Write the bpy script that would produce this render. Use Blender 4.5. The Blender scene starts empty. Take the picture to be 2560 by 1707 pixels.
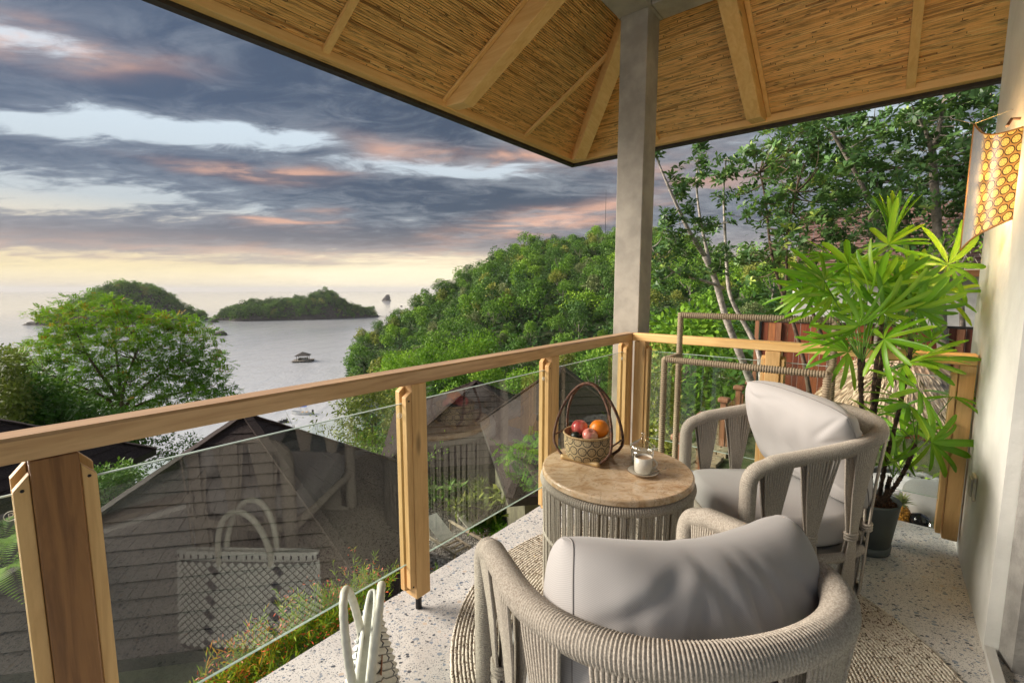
import bpy, math, random
import numpy as np
from mathutils import Matrix, Vector, Euler
random.seed(7); rng = np.random.default_rng(7)
scene = bpy.context.scene
COL = scene.collection
R = math.radians
pi = math.pi

# ------------------------------------------------------------------ camera, sky, sun, exposure
EYE = 1.40; FPX = 1143.0; TILT = math.atan(128.5/FPX)
cam_d = bpy.data.cameras.new('camera'); cam = bpy.data.objects.new('camera', cam_d); COL.objects.link(cam)
cam_d.sensor_width = 36.0; cam_d.lens = 36.0*FPX/2560.0; cam_d.clip_start = 0.03; cam_d.clip_end = 90000
cam.location = (0, 0, EYE); cam.rotation_euler = (pi/2 - TILT, 0, 0)
scene.camera = cam
CT, ST = math.cos(TILT), math.sin(TILT)
def ray(px, py):
    x = (px-1280)/FPX; u = (853.5-py)/FPX
    return np.array([x, CT+ST*u, -ST+CT*u])
def atz(px, py, z):
    r = ray(px, py); t = (z-EYE)/r[2]; return np.array([r[0]*t, r[1]*t, z])
def aty(px, py, Y):
    r = ray(px, py); t = Y/r[1]; return np.array([r[0]*t, Y, EYE+r[2]*t])
def azel(px, py):
    r = ray(px, py); return math.atan2(r[0], r[1]), math.atan2(r[2], math.hypot(r[0], r[1]))
EU = np.array([.632, .775]); EU = EU/np.linalg.norm(EU); EV = np.array([EU[1], -EU[0]])
AU = math.atan2(EU[1], EU[0])
def W(u, v, z=0.0):
    q = EU*u + EV*v; return np.array([q[0], q[1], z])
D3U = np.array([EU[0], EU[1], 0.0]); D3V = np.array([EV[0], EV[1], 0.0]); D3Z = np.array([0, 0, 1.0])

SUN_AZ, SUN_EL = R(-80), R(25)       # azimuth from +Y towards +X
sun_d = bpy.data.lights.new('sun', 'SUN'); sun = bpy.data.objects.new('sun', sun_d); COL.objects.link(sun)
sun_d.energy = 3.5; sun_d.angle = R(34); sun_d.color = (1.0, .90, .78)
sdir = Vector((math.sin(SUN_AZ)*math.cos(SUN_EL), math.cos(SUN_AZ)*math.cos(SUN_EL), math.sin(SUN_EL)))
sun.rotation_euler = sdir.to_track_quat('Z', 'Y').to_euler(); sun.location = (-20, 10, 20)
scene.view_settings.view_transform = 'Standard'; scene.view_settings.look = 'None'
scene.view_settings.exposure = 1.32; scene.view_settings.gamma = 1.0
scene.view_settings.use_curve_mapping = False
scene.render.engine = 'CYCLES'
cy = scene.cycles
cy.use_denoising = True; cy.max_bounces = 10; cy.diffuse_bounces = 7; cy.glossy_bounces = 4
cy.transmission_bounces = 8; cy.transparent_max_bounces = 24; cy.volume_bounces = 0
cy.caustics_reflective = False; cy.caustics_refractive = False; cy.sample_clamp_indirect = 6.0
cy.use_adaptive_sampling = True; cy.adaptive_threshold = 0.015

class NT:
    """small node helper"""
    def __init__(self, tree): self.t = tree; self.n = tree.nodes; self.l = tree.links
    def new(self, typ, **kw):
        nd = self.n.new(typ)
        for k, v in kw.items():
            if k.startswith('i_'):
                nd.inputs[int(k[2:])].default_value = v
            else: setattr(nd, k, v)
        return nd
    def put(self, sock, val):
        if val is None: return
        if isinstance(val, (int, float)): sock.default_value = val
        elif isinstance(val, (tuple, list)):
            v = tuple(val)
            try:
                if len(sock.default_value) == 4 and len(v) == 3: v = v + (1,)
            except TypeError: pass
            sock.default_value = v
        else: self.l.new(val, sock)
    def math(self, op, a, b=None, c=None, clamp=False):
        nd = self.n.new('ShaderNodeMath'); nd.operation = op; nd.use_clamp = clamp
        for i, v in enumerate((a, b, c)): self.put(nd.inputs[i], v)
        return nd.outputs[0]
    def vmath(self, op, a, b=None):
        nd = self.n.new('ShaderNodeVectorMath'); nd.operation = op
        self.put(nd.inputs[0], a)
        if b is not None: self.put(nd.inputs[1], b)
        return nd.outputs[1] if op in ('LENGTH', 'DOT_PRODUCT', 'DISTANCE') else nd.outputs[0]
    def mix(self, f, a, b, typ='RGBA', blend='MIX'):
        nd = self.n.new('ShaderNodeMix'); nd.data_type = typ; nd.blend_type = blend; nd.clamp_factor = True
        ia, ib, o = (6, 7, 2) if typ == 'RGBA' else (2, 3, 0)
        self.put(nd.inputs[0], f); self.put(nd.inputs[ia], a); self.put(nd.inputs[ib], b)
        return nd.outputs[o]
    def noise(self, vec, scale, detail=3, rough=.5, dist=0.0, out=0):
        nd = self.n.new('ShaderNodeTexNoise'); nd.inputs['Scale'].default_value = scale
        nd.inputs['Detail'].default_value = detail; nd.inputs['Roughness'].default_value = rough
        nd.inputs['Distortion'].default_value = dist
        if vec is not None: self.l.new(vec, nd.inputs['Vector'])
        return nd.outputs[out]
    def voro(self, vec, scale, feature='F1', out=0, rnd=1.0):
        nd = self.n.new('ShaderNodeTexVoronoi'); nd.feature = feature
        nd.inputs['Scale'].default_value = scale; nd.inputs['Randomness'].default_value = rnd
        if vec is not None: self.l.new(vec, nd.inputs['Vector'])
        return nd.outputs[out]
    def ramp(self, f, stops, interp='LINEAR'):
        nd = self.n.new('ShaderNodeValToRGB'); cr = nd.color_ramp; cr.interpolation = interp
        while len(cr.elements) > 1: cr.elements.remove(cr.elements[-1])
        for i, (p, c) in enumerate(stops):
            e = cr.elements[0] if i == 0 else cr.elements.new(p)
            e.position = p
            if isinstance(c, (int, float)): c = (c, c, c)
            e.color = tuple(c) + (1,) if len(c) == 3 else c
        self.put(nd.inputs[0], f); return nd.outputs[0]
    def mapr(self, f, a, b, c=0.0, d=1.0, smooth=True):
        nd = self.n.new('ShaderNodeMapRange'); nd.interpolation_type = 'SMOOTHSTEP' if smooth else 'LINEAR'
        self.put(nd.inputs[0], f)
        for i, v in enumerate((a, b, c, d)): self.put(nd.inputs[i+1], v)
        return nd.outputs[0]
    def mapping(self, vec, loc=(0, 0, 0), rot=(0, 0, 0), scale=(1, 1, 1)):
        nd = self.n.new('ShaderNodeMapping')
        nd.inputs[1].default_value = loc; nd.inputs[2].default_value = rot; nd.inputs[3].default_value = scale
        self.l.new(vec, nd.inputs[0]); return nd.outputs[0]
    def xyz(self, x, y, z):
        nd = self.n.new('ShaderNodeCombineXYZ')
        for i, v in enumerate((x, y, z)): self.put(nd.inputs[i], v)
        return nd.outputs[0]

def srgb(r, g, b):
    f = lambda c: (c/255/12.92) if c/255 <= .04045 else ((c/255+.055)/1.055)**2.4
    return (f(r), f(g), f(b))

def build_world():
    w = bpy.data.worlds.new('World'); scene.world = w; w.use_nodes = True
    t = NT(w.node_tree); t.n.clear()
    tc = t.new('ShaderNodeTexCoord').outputs['Generated']
    sp = t.new('ShaderNodeSeparateXYZ'); t.l.new(tc, sp.inputs[0])
    X, Y, Z = sp.outputs
    hyp = t.math('SQRT', t.math('ADD', t.math('MULTIPLY', X, X), t.math('MULTIPLY', Y, Y)))
    az = t.math('ARCTAN2', X, Y); el = t.math('ARCTAN2', Z, hyp)
    # flat cloud deck coordinates, so that clouds flatten out towards the horizon
    dz = t.math('ADD', t.math('MAXIMUM', Z, 0.0), .11)
    deck = t.xyz(t.math('DIVIDE', X, dz), t.math('DIVIDE', Y, dz), 0.0)
    n1 = t.noise(deck, .62, 6, .56, .35)
    n2 = t.noise(t.mapping(deck, (7, 3, 0), (0, 0, .3), (1, 1.9, 1)), 1.35, 6, .58, .5)
    n3 = t.noise(t.mapping(deck, (-3, 11, 0), (0, 0, .15), (1.0, 1.7, 1)), 3.2, 8, .66, .7)
    nw = t.noise(t.mapping(deck, (1, -6, 0)), 1.1, 4, .55, .2, out=1)
    sw = t.new('ShaderNodeSeparateColor'); t.l.new(nw, sw.inputs[0])
    azw = t.math('ADD', az, t.math('MULTIPLY', t.math('SUBTRACT', sw.outputs[0], .5), .34))
    elw = t.math('ADD', el, t.math('MULTIPLY', t.math('SUBTRACT', sw.outputs[1], .5),
                                   t.math('MULTIPLY', t.math('MAXIMUM', el, 0.02), .32)))
    def blob(cx, cy, sx, sy, slope, wt):
        a0, e0 = azel(cx, cy); a1, e1 = azel(cx+sx, cy+slope*sx); _, e2 = azel(cx, cy-sy)
        sa = abs(a1-a0); k = (e1-e0)/(a1-a0); se = abs(e2-e0)
        da = t.math('SUBTRACT', azw, a0)
        de = t.math('SUBTRACT', t.math('SUBTRACT', elw, e0), t.math('MULTIPLY', da, k))
        qa = t.math('DIVIDE', da, sa); qe = t.math('DIVIDE', de, se)
        s = t.math('ADD', t.math('MULTIPLY', qa, qa), t.math('MULTIPLY', qe, qe))
        return t.math('MULTIPLY', t.math('EXPONENT', t.math('MULTIPLY', s, -1.0)), wt)
    def total(lst, start):
        acc = start
        for b in lst: acc = t.math('ADD', acc, blob(*b))
        return acc
    base = t.math('MULTIPLY', t.math('SUBTRACT', t.math('ADD', t.math('MULTIPLY', n1, .30), t.math('ADD', t.math('MULTIPLY', n2, .32), t.math('MULTIPLY', n3, .38))), .5), 6.6)
    base = t.math('ADD', base, .62)
    dens = total([(150, 205, 520, 52, .02, 1.0), (950, 255, 420, 95, .05, .95), (640, 110, 330, 75, -.05, .55),
                  (330, 30, 380, 32, .08, .4), (150, 385, 330, 22, .10, .8), (620, 440, 330, 30, .06, .75), (1120, 495, 430, 48, .04, .95),
                  (350, 592, 620, 36, .0, 1.0), (1050, 580, 400, 40, .02, .75), (650, 654, 230, 8, .02, .9), (1650, 480, 500, 120, 0, .5),
                  (560, 335, 330, 30, .07, -1.35), (80, 300, 260, 36, .05, -.85), (170, 485, 320, 42, .05, -1.0), (1120, 428, 230, 24, .03, -1.2),
                  (130, 118, 220, 30, .12, -1.1), (1400, 550, 260, 22, -.2, -.9), (700, 550, 300, 26, .0, -.5)], base)
    # thins out into a clear strip over the horizon
    low = t.mapr(el, .03, .10, 0.0, 1.0)
    dens = t.math('ADD', t.math('MULTIPLY', dens, t.math('ADD', t.math('MULTIPLY', low, .72), .28)), t.math('MULTIPLY', t.math('SUBTRACT', 1.0, low), -.32))
    cov = t.mapr(dens, -.22, .62)
    clear = t.ramp(t.math('MULTIPLY', el, 1.0), [(0.0, srgb(218, 206, 184)), (.035, srgb(232, 214, 166)), (.075, srgb(236, 214, 176)), (.15, srgb(182, 190, 194)), (.30, srgb(200, 214, 224)), (.6, srgb(176, 196, 214)), (1.0, srgb(160, 180, 205))])
    thick = t.mapr(t.math('ADD', dens, t.math('MULTIPLY', t.math('SUBTRACT', n3, .5), 1.6)), .2, 1.9)
    cloud = t.mix(thick, srgb(128, 134, 142), srgb(62, 73, 90))
    warmth = t.mapr(az, -.95, .1)
    cloud = t.mix(t.math('MULTIPLY', t.math('SUBTRACT', 1.0, warmth), .5), cloud, srgb(70, 90, 120))
    cloud = t.mix(t.mapr(el, .02, .16, .55, 0.0), cloud, srgb(190, 168, 158))
    col = t.mix(cov, clear, cloud)
    peach = total([(130, 118, 250, 44, .12, 1.5), (560, 430, 180, 14, .1, .8), (760, 440, 120, 20, .0, 1.2), (1380, 552, 240, 24, -.2, 1.5), (1260, 390, 260, 26, .05, 1.0),
                   (700, 556, 90, 14, .0, 1.2), (770, 520, 70, 12, .0, .9), (1060, 385, 110, 22, 0, .6), (1750, 430, 200, 60, 0, .7), (900, 640, 700, 20, 0, .55)], 0.0)
    edge = t.mapr(n2, .42, .62)
    pf = t.math('MULTIPLY', peach, t.math('ADD', t.math('MULTIPLY', edge, .9), .15), clamp=True)
    col = t.mix(t.math('MULTIPLY', pf, .66), col, srgb(238, 182, 150))
    glow = total([(1120, 698, 360, 38, 0, 1.6), (1000, 645, 420, 16, 0, .5), (560, 690, 600, 22, 0, .25)], 0.0)
    col = t.mix(t.math('MULTIPLY', glow, t.math('SUBTRACT', 1.0, t.math('MULTIPLY', cov, .45)), clamp=True), col, srgb(255, 240, 205))
    # the daylight sky itself, very faint through the cloud
    nis = t.new('ShaderNodeTexSky'); nis.sky_type = 'NISHITA'; nis.sun_disc = False
    nis.sun_elevation = SUN_EL; nis.sun_rotation = SUN_AZ
    bg1 = t.new('ShaderNodeBackground'); t.l.new(nis.outputs[0], bg1.inputs[0]); bg1.inputs[1].default_value = .05
    bg2 = t.new('ShaderNodeBackground'); t.l.new(col, bg2.inputs[0]); bg2.inputs[1].default_value = SKY_GAIN
    ms = t.new('ShaderNodeMixShader'); ms.inputs[0].default_value = .93
    t.l.new(bg1.outputs[0], ms.inputs[1]); t.l.new(bg2.outputs[0], ms.inputs[2])
    out = t.new('ShaderNodeOutputWorld'); t.l.new(ms.outputs[0], out.inputs[0])
    w.cycles.sampling_method = 'MANUAL'; w.cycles.sample_map_resolution = 1024
SKY_GAIN = 0.49
build_world()

# ------------------------------------------------------------------ mesh helpers
def tag(o, label=None, cat=None, group=None, kind=None):
    if label: o['label'] = label
    if cat: o['category'] = cat
    if group: o['group'] = group
    if kind: o['kind'] = kind
    return o
def thing(name, label, cat, loc=(0, 0, 0), rz=0.0, group=None):
    o = bpy.data.objects.new(name, None); COL.objects.link(o)
    o.empty_display_size = .1
    o.location = tuple(float(q) for q in loc); o.rotation_euler = (0, 0, rz)
    return tag(o, label, cat, group)
def copy_tree(o, parent=None):
    c = o.copy(); COL.objects.link(c); c.parent = parent
    for ch in [k for k in KIDS.get(o.name, [])]:
        cc = copy_tree(ch, c)
        KIDS.setdefault(c.name, []).append(cc)
    return c
KIDS = {}
def adopt(o, parent):
    if parent is not None:
        o.parent = parent; KIDS.setdefault(parent.name, []).append(o)

class MB:
    def __init__(self): self.v = []; self.f = []; self.n = 0
    def add(self, V, F):
        self.v.append(np.asarray(V, float).reshape(-1, 3)); k = self.n
        self.f.extend([tuple(int(i)+k for i in q) for q in F]); self.n += len(self.v[-1]); return self
    def box(self, c, s, rz=0.0, M=None):
        s = np.array(s)/2.0
        P = np.array([(x, y, z) for x in (-1, 1) for y in (-1, 1) for z in (-1, 1)], float)*s
        if M is None:
            ca, sa = math.cos(rz), math.sin(rz); M = np.array([[ca, -sa, 0], [sa, ca, 0], [0, 0, 1]])
        P = P@np.asarray(M).T + np.asarray(c, float)
        return self.add(P, [(0, 1, 3, 2), (4, 6, 7, 5), (0, 4, 5, 1), (2, 3, 7, 6), (0, 2, 6, 4), (1, 5, 7, 3)])
    def bar(self, p0, p1, w, h, up=(0, 0, 1)):
        p0 = np.asarray(p0, float); p1 = np.asarray(p1, float); d = p1-p0; L = np.linalg.norm(d); d /= L
        up = np.asarray(up, float); side = np.cross(up, d); side /= np.linalg.norm(side); u2 = np.cross(d, side)
        return self.box((p0+p1)/2, (L, w, h), M=np.array([d, side, u2]).T)
    def tube(self, pts, rad, n=8, caps=True, closed=False):
        pts = np.asarray(pts, float); m = len(pts)
        rad = np.full(m, rad) if np.isscalar(rad) else np.asarray(rad, float)
        if closed: tg = np.roll(pts, -1, 0)-np.roll(pts, 1, 0)
        else: tg = np.gradient(pts, axis=0)
        tg /= np.maximum(np.linalg.norm(tg, axis=1), 1e-9)[:, None]
        a = np.array([0, 0, 1.0]) if abs(tg[0][2]) < .9 else np.array([1.0, 0, 0])
        x = np.cross(a, tg[0]); x /= np.linalg.norm(x); V = []
        th = np.linspace(0, 2*pi, n, endpoint=False)
        for i in range(m):
            x = x - tg[i]*(x@tg[i]); x /= max(np.linalg.norm(x), 1e-9); y = np.cross(tg[i], x)
            V.append(pts[i] + rad[i]*(np.cos(th)[:, None]*x + np.sin(th)[:, None]*y))
        V = np.concatenate(V); F = []
        mm = m if closed else m-1
        for i in range(mm):
            j = (i+1) % m
            for k in range(n): F.append((i*n+k, i*n+(k+1) % n, j*n+(k+1) % n, j*n+k))
        if caps and not closed:
            F.append(tuple(range(n-1, -1, -1))); F.append(tuple((m-1)*n+k for k in range(n)))
        return self.add(V, F)
    def lathe(self, prof, n=24, c=(0, 0, 0), close=False):
        th = np.linspace(0, 2*pi, n, endpoint=False); V = []
        for r, z in prof: V.append(np.c_[r*np.cos(th), r*np.sin(th), np.full(n, z)])
        V = np.concatenate(V)+np.asarray(c, float); F = []; m = len(prof)
        for i in range(m-1):
            for k in range(n): F.append((i*n+k, i*n+(k+1) % n, (i+1)*n+(k+1) % n, (i+1)*n+k))
        if close: F.append(tuple(range(n-1, -1, -1))); F.append(tuple((m-1)*n+k for k in range(n)))
        return self.add(V, F)
    def prism(self, poly, d):
        """polygon (list of 3d points) extruded by vector d"""
        P = np.asarray(poly, float); n = len(P); Q = P+np.asarray(d, float)
        F = [tuple(range(n-1, -1, -1)), tuple(n+i for i in range(n))] + [(i, (i+1) % n, n+(i+1) % n, n+i) for i in range(n)]
        return self.add(np.r_[P, Q], F)
    def build(self, name, mat, parent=None, smooth=False, bevel=0.0, local=False, origin=None, segs=2, **tags):
        V = np.concatenate(self.v)
        if not local:
            if parent is not None:
                M = parent_matrix(parent); V = (np.c_[V, np.ones(len(V))]@np.array(M.inverted()).T)[:, :3]
                off = None
            else:
                off = np.array([(V[:, 0].min()+V[:, 0].max())/2, (V[:, 1].min()+V[:, 1].max())/2, V[:, 2].min()]) if origin is None else np.asarray(origin, float)
                V = V-off
        else: off = None
        me = bpy.data.meshes.new(name); me.from_pydata(V.tolist(), [], self.f)
        me.validate(clean_customdata=False)
        o = bpy.data.objects.new(name, me); COL.objects.link(o)
        if mat is not None: me.materials.append(mat)
        if off is not None: o.location = off.tolist()
        adopt(o, parent)
        import bmesh
        bm = bmesh.new(); bm.from_mesh(me); bmesh.ops.recalc_face_normals(bm, faces=bm.faces); bm.to_mesh(me); bm.free()
        if smooth: me.polygons.foreach_set('use_smooth', [True]*len(me.polygons))
        if bevel > 0:
            m = o.modifiers.new('bevel', 'BEVEL'); m.width = bevel; m.segments = segs; m.limit_method = 'ANGLE'; m.angle_limit = R(40)
            if not smooth: me.polygons.foreach_set('use_smooth', [False]*len(me.polygons))
        return tag(o, **tags)
def parent_matrix(p):
    M = Matrix.Identity(4); q = p
    while q is not None:
        M = q.matrix_basis @ M; q = q.parent
    return M

def np_mesh(name, V, F, mat, var=None, parent=None, smooth=False, loc=None, **tags):
    """big meshes: V (n,3), F (m,4) numpy; var = float attribute per vertex"""
    V = np.ascontiguousarray(V, dtype=np.float32); F = np.ascontiguousarray(F, dtype=np.int32)
    if loc is not None: V = V-np.asarray(loc, np.float32)
    me = bpy.data.meshes.new(name); k = F.shape[1]
    me.vertices.add(len(V)); me.vertices.foreach_set('co', V.ravel())
    me.loops.add(F.size); me.loops.foreach_set('vertex_index', F.ravel())
    me.polygons.add(len(F)); me.polygons.foreach_set('loop_start', np.arange(0, F.size, k, dtype=np.int32))
    if var is not None:
        at = me.attributes.new('var', 'FLOAT', 'POINT'); at.data.foreach_set('value', np.ascontiguousarray(var, dtype=np.float32))
    me.update(calc_edges=True)
    if smooth: me.polygons.foreach_set('use_smooth', np.ones(len(F), dtype=bool))
    if mat is not None: me.materials.append(mat)
    o = bpy.data.objects.new(name, me); COL.objects.link(o)
    if loc is not None and parent is None: o.location = tuple(float(q) for q in loc)
    adopt(o, parent)
    return tag(o, **tags)
def nrm(a): return a/np.maximum(np.linalg.norm(a, axis=-1, keepdims=True), 1e-9)
def leaf_arrays(pos, dirs, ups, ln, wd, mid=.55, fold=.12, droop=.0):
    """one folded diamond per leaf"""
    d = nrm(dirs); s = nrm(np.cross(d, ups)); u = np.cross(s, d)
    ln = np.broadcast_to(ln, (len(pos),))[:, None]; wd = np.broadcast_to(wd, (len(pos),))[:, None]
    A = pos; T = pos+d*ln-u*ln*droop
    Lf = pos+d*ln*mid+s*wd*.5+u*wd*fold; Rt = pos+d*ln*mid-s*wd*.5+u*wd*fold
    V = np.stack([A, Rt, T, Lf], 1).reshape(-1, 3)
    F = np.arange(len(pos)*4).reshape(-1, 4)
    return V, F
def rand_dirs(n, g=rng):
    return nrm(g.normal(size=(n, 3)))

# ------------------------------------------------------------------ materials
def newmat(name):
    m = bpy.data.materials.new(name); m.use_nodes = True; t = NT(m.node_tree); t.n.clear()
    out = t.new('ShaderNodeOutputMaterial'); bs = t.new('ShaderNodeBsdfPrincipled')
    t.l.new(bs.outputs[0], out.inputs[0]); return m, t, bs, out
def obj_co(t): return t.new('ShaderNodeTexCoord').outputs['Object']
def bump(t, bs, h, strength=.3, dist=.01):
    b = t.new('ShaderNodeBump'); b.inputs['Strength'].default_value = strength; b.inputs['Distance'].default_value = dist
    t.put(b.inputs['Height'], h); t.l.new(b.outputs[0], bs.inputs['Normal']); return b
def simple(name, col, rough=.6, var=.12, scale=8, bmp=0.0, bscale=60, metal=0.0, spec=.5, col2=None):
    m, t, bs, out = newmat(name); co = obj_co(t)
    n = t.noise(co, scale, 4, .6)
    c2 = col2 if col2 else tuple(q*(1-var*2.2) for q in col)
    t.put(bs.inputs['Base Color'], t.mix(t.mapr(n, .3, .7), c2, tuple(min(1, q*(1+var)) for q in col)))
    bs.inputs['Roughness'].default_value = rough; bs.inputs['Metallic'].default_value = metal
    bs.inputs['Specular IOR Level'].default_value = spec
    if bmp: bump(t, bs, t.noise(co, bscale, 4, .6), bmp, .01)
    return m
def wood(name, axis, c1, c2, knots=True, rough=.5, fine=1.0):
    """axis: 'U','V','Z' = grain direction in the world"""
    m, t, bs, out = newmat(name); co = obj_co(t)
    r = t.mapping(co, (0, 0, 0), (0, 0, -AU), (1, 1, 1))
    sc = {'U': (.9, 11, 11), 'V': (11, .9, 11), 'Z': (11, 11, .9)}[axis]
    g = t.mapping(r, (3.1, 1.7, .3), (0, 0, 0), sc)
    wv = t.noise(g, 1.6*fine, 6, .62, 1.2)
    fi = t.noise(t.mapping(g, (0, 0, 0), (0, 0, 0), (1, 1, 1)), 9.0, 3, .6, .3)
    f = t.math('ADD', t.math('MULTIPLY', wv, .75), t.math('MULTIPLY', fi, .25))
    col = t.mix(t.mapr(f, .33, .66), c2, c1)
    if knots:
        kc = {'U': (.55, 2.2, 2.2), 'V': (2.2, .55, 2.2), 'Z': (2.2, 2.2, .55)}[axis]
        kn = t.voro(t.mapping(r, (0.4, .2, .7), (0, 0, 0), kc), 3.2)
        kd = t.mapr(kn, .03, .13, 1.0, 0.0)
        col = t.mix(t.math('MULTIPLY', kd, .75), col, tuple(q*.32 for q in c2))
    big = t.noise(co, 1.7, 3, .5)
    col = t.mix(t.mapr(big, .35, .7, 0, .3), col, tuple(q*.8 for q in c1))
    t.put(bs.inputs['Base Color'], col); bs.inputs['Roughness'].default_value = rough
    bump(t, bs, f, .18, .004)
    return m
TEAK1, TEAK2 = (.93, .62, .27), (.80, .47, .17)
wood_u = wood('blond_wood_u', 'U', TEAK1, TEAK2); wood_v = wood('blond_wood_v', 'V', TEAK1, TEAK2); wood_z = wood('blond_wood_z', 'Z', (.74, .48, .21), (.54, .31, .115))
dark_post = wood('brown_heartwood', 'Z', (.30, .14, .045), (.12, .045, .013), rough=.42, fine=1.4)
rail_u = wood('handrail_wood', 'U', (.68, .44, .23), (.42, .23, .10), rough=.28)
board_mats = [wood('red_board_%s' % 'abcd'[i], 'Z', c, tuple(q*.5 for q in c), knots=False, rough=.5) for i, c in enumerate([(.26, .065, .025), (.34, .10, .035), (.19, .045, .02), (.44, .17, .06)])]
plank_post = wood('red_post_wood', 'Z', (.36, .16, .08), (.2, .08, .035), knots=False)
plaster = simple('white_plaster', (.80, .80, .75), .75, .05, 3, .25, 25)
concrete = simple('pale_concrete_paint', (.37, .335, .28), .6, .12, 4, .2, 18)
grey_jamb = simple('grey_render', (.30, .29, .27), .8, .12, 12, .5, 45)
dark_frame = simple('bronze_frame', (.035, .028, .022), .4, .1, 8)
steel_black = simple('black_steel', (.02, .02, .022), .4, .1, 8, metal=.6)
fascia_dark = simple('dark_fascia', (.035, .026, .022), .6, .2, 10)
olive_wall = simple('olive_wall', (.17, .165, .10), .85, .15, 3, .3, 30)
stone_white = simple('white_house_wall', (.62, .61, .58), .8, .08, 3)

def mk_bamboo(name, axis):
    m, t, bs, out = newmat(name); co = obj_co(t)
    r = t.mapping(co, (0, 0, 0), (0, 0, -AU), (1, 1, 1))
    var = t.new('ShaderNodeAttribute', attribute_name='var').outputs['Fac']
    col = t.ramp(var, [(0, (.50, .25, .075)), (.3, (.80, .46, .155)), (.65, (.93, .58, .22)), (1, (.96, .70, .31))])
    sc = (5, 60, 60) if axis == 'U' else (60, 5, 60)
    st = t.noise(t.mapping(r, (0, 0, 0), (0, 0, 0), sc), 1.0, 3, .6)
    col = t.mix(t.mapr(st, .33, .55, .55, 0), col, (.07, .03, .01))
    sc2 = (7, 40, 40) if axis == 'U' else (40, 7, 40)
    nd = t.voro(t.mapping(r, (.3, .1, .2), (0, 0, 0), sc2), 1.0)
    col = t.mix(t.mapr(nd, .10, .20, .9, 0), col, (.035, .016, .008))
    t.put(bs.inputs['Base Color'], col); bs.inputs['Roughness'].default_value = .5
    return m
bamboo_u, bamboo_v = mk_bamboo('bamboo_u', 'U'), mk_bamboo('bamboo_v', 'V')
bamboo_back = simple('ceiling_backing', (.05, .028, .012), .9, .2, 6)

def mk_terrazzo():
    m, t, bs, out = newmat('terrazzo'); co = obj_co(t)
    dco = t.vmath('ADD', co, t.vmath('MULTIPLY', t.noise(co, 30, 2, .5, 0, out=1), (.012, .012, 0)))
    col = t.mix(t.mapr(t.noise(co, 5, 4, .6), .3, .7), (.55, .53, .51), (.68, .66, .63))
    def chips(col, scale, th, cols, keep, seed):
        v = t.mapping(dco, (seed, seed*.7, 0), (0, 0, seed), (1, 1.35, 1))
        d = t.voro(v, scale); ce = t.voro(v, scale, out=1)
        s = t.new('ShaderNodeSeparateColor'); t.l.new(ce, s.inputs[0])
        size = t.math('MULTIPLY', s.outputs[0], th)
        on = t.math('MULTIPLY', t.math('LESS_THAN', d, size), t.math('LESS_THAN', s.outputs[1], keep))
        return t.mix(on, col, t.ramp(s.outputs[2], cols, 'CONSTANT'))
    col = chips(col, 210, .46, [(0, (.13, .14, .16)), (.4, (.33, .34, .35)), (.7, (.2, .22, .25)), (.9, (.5, .42, .34))], .75, 7.7)
    col = chips(col, 135, .48, [(0, (.10, .11, .13)), (.3, (.3, .3, .3)), (.6, (.17, .19, .22)), (.85, (.5, .42, .34))], .72, 1.3)
    col = chips(col, 62, .50, [(0, (.12, .15, .21)), (.3, (.06, .07, .09)), (.55, (.21, .25, .31)), (.8, (.34, .36, .38))], .52, 2.9)
    col = chips(col, 36, .42, [(0, (.10, .13, .19)), (.4, (.07, .08, .10)), (.6, (.24, .28, .33)), (.88, (.55, .46, .38))], .40, 5.1)
    t.put(bs.inputs['Base Color'], col)
    t.put(bs.inputs['Roughness'], t.mapr(t.noise(co, 3, 3, .5), .3, .7, .28, .5))
    bump(t, bs, t.noise(co, 90, 3, .5), .05, .002); return m
terrazzo = mk_terrazzo()
def mk_rope(name, c, dk, scale=900, ax=None):
    m, t, bs, out = newmat(name); co = obj_co(t)
    n = t.noise(co, 260, 3, .6); b = t.noise(co, 14, 3, .6)
    col = t.mix(t.mapr(n, .3, .7), dk, c)
    col = t.mix(t.mapr(b, .35, .7, 0, .3), col, tuple(q*.7 for q in c))
    t.put(bs.inputs['Base Color'], col); bs.inputs['Roughness'].default_value = .85
    bs.inputs['Specular IOR Level'].default_value = .25
    bump(t, bs, t.noise(co, 420, 2, .5), .5, .002); return m
rope = mk_rope('taupe_rope', (.56, .505, .43), (.31, .27, .225))
rope_tan = mk_rope('tan_rope', (.46, .37, .26), (.22, .165, .105))
def mk_fabric(name, c, twill=True):
    m, t, bs, out = newmat(name); co = obj_co(t)
    w1 = t.new('ShaderNodeTexWave', wave_type='BANDS', bands_direction='DIAGONAL'); t.l.new(t.mapping(co, (0, 0, 0), (0, .0, .2), (1, 1, 1)), w1.inputs[0])
    w1.inputs['Scale'].default_value = 150; w1.inputs['Distortion'].default_value = .4; w1.inputs['Detail'].default_value = 1
    n = t.noise(co, 700, 2, .5); b = t.noise(co, 6, 3, .5)
    f = t.math('ADD', t.math('MULTIPLY', w1.outputs['Fac'], .55), t.math('MULTIPLY', n, .45))
    col = t.mix(t.mapr(f, .2, .8), tuple(q*.85 for q in c), c)
    col = t.mix(t.mapr(b, .3, .7, 0, .12), col, tuple(q*.75 for q in c))
    t.put(bs.inputs['Base Color'], col); bs.inputs['Roughness'].default_value = .9
    bs.inputs['Specular IOR Level'].default_value = .2
    bs.inputs['Sheen Weight'].default_value = .25; bs.inputs['Sheen Roughness'].default_value = .4
    bump(t, bs, f, .15, .0008); return m
fabric = mk_fabric('pale_grey_fabric', (.48, .46, .45)); seam_m = simple('seam', (.27, .255, .245), .9, .04)
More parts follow.
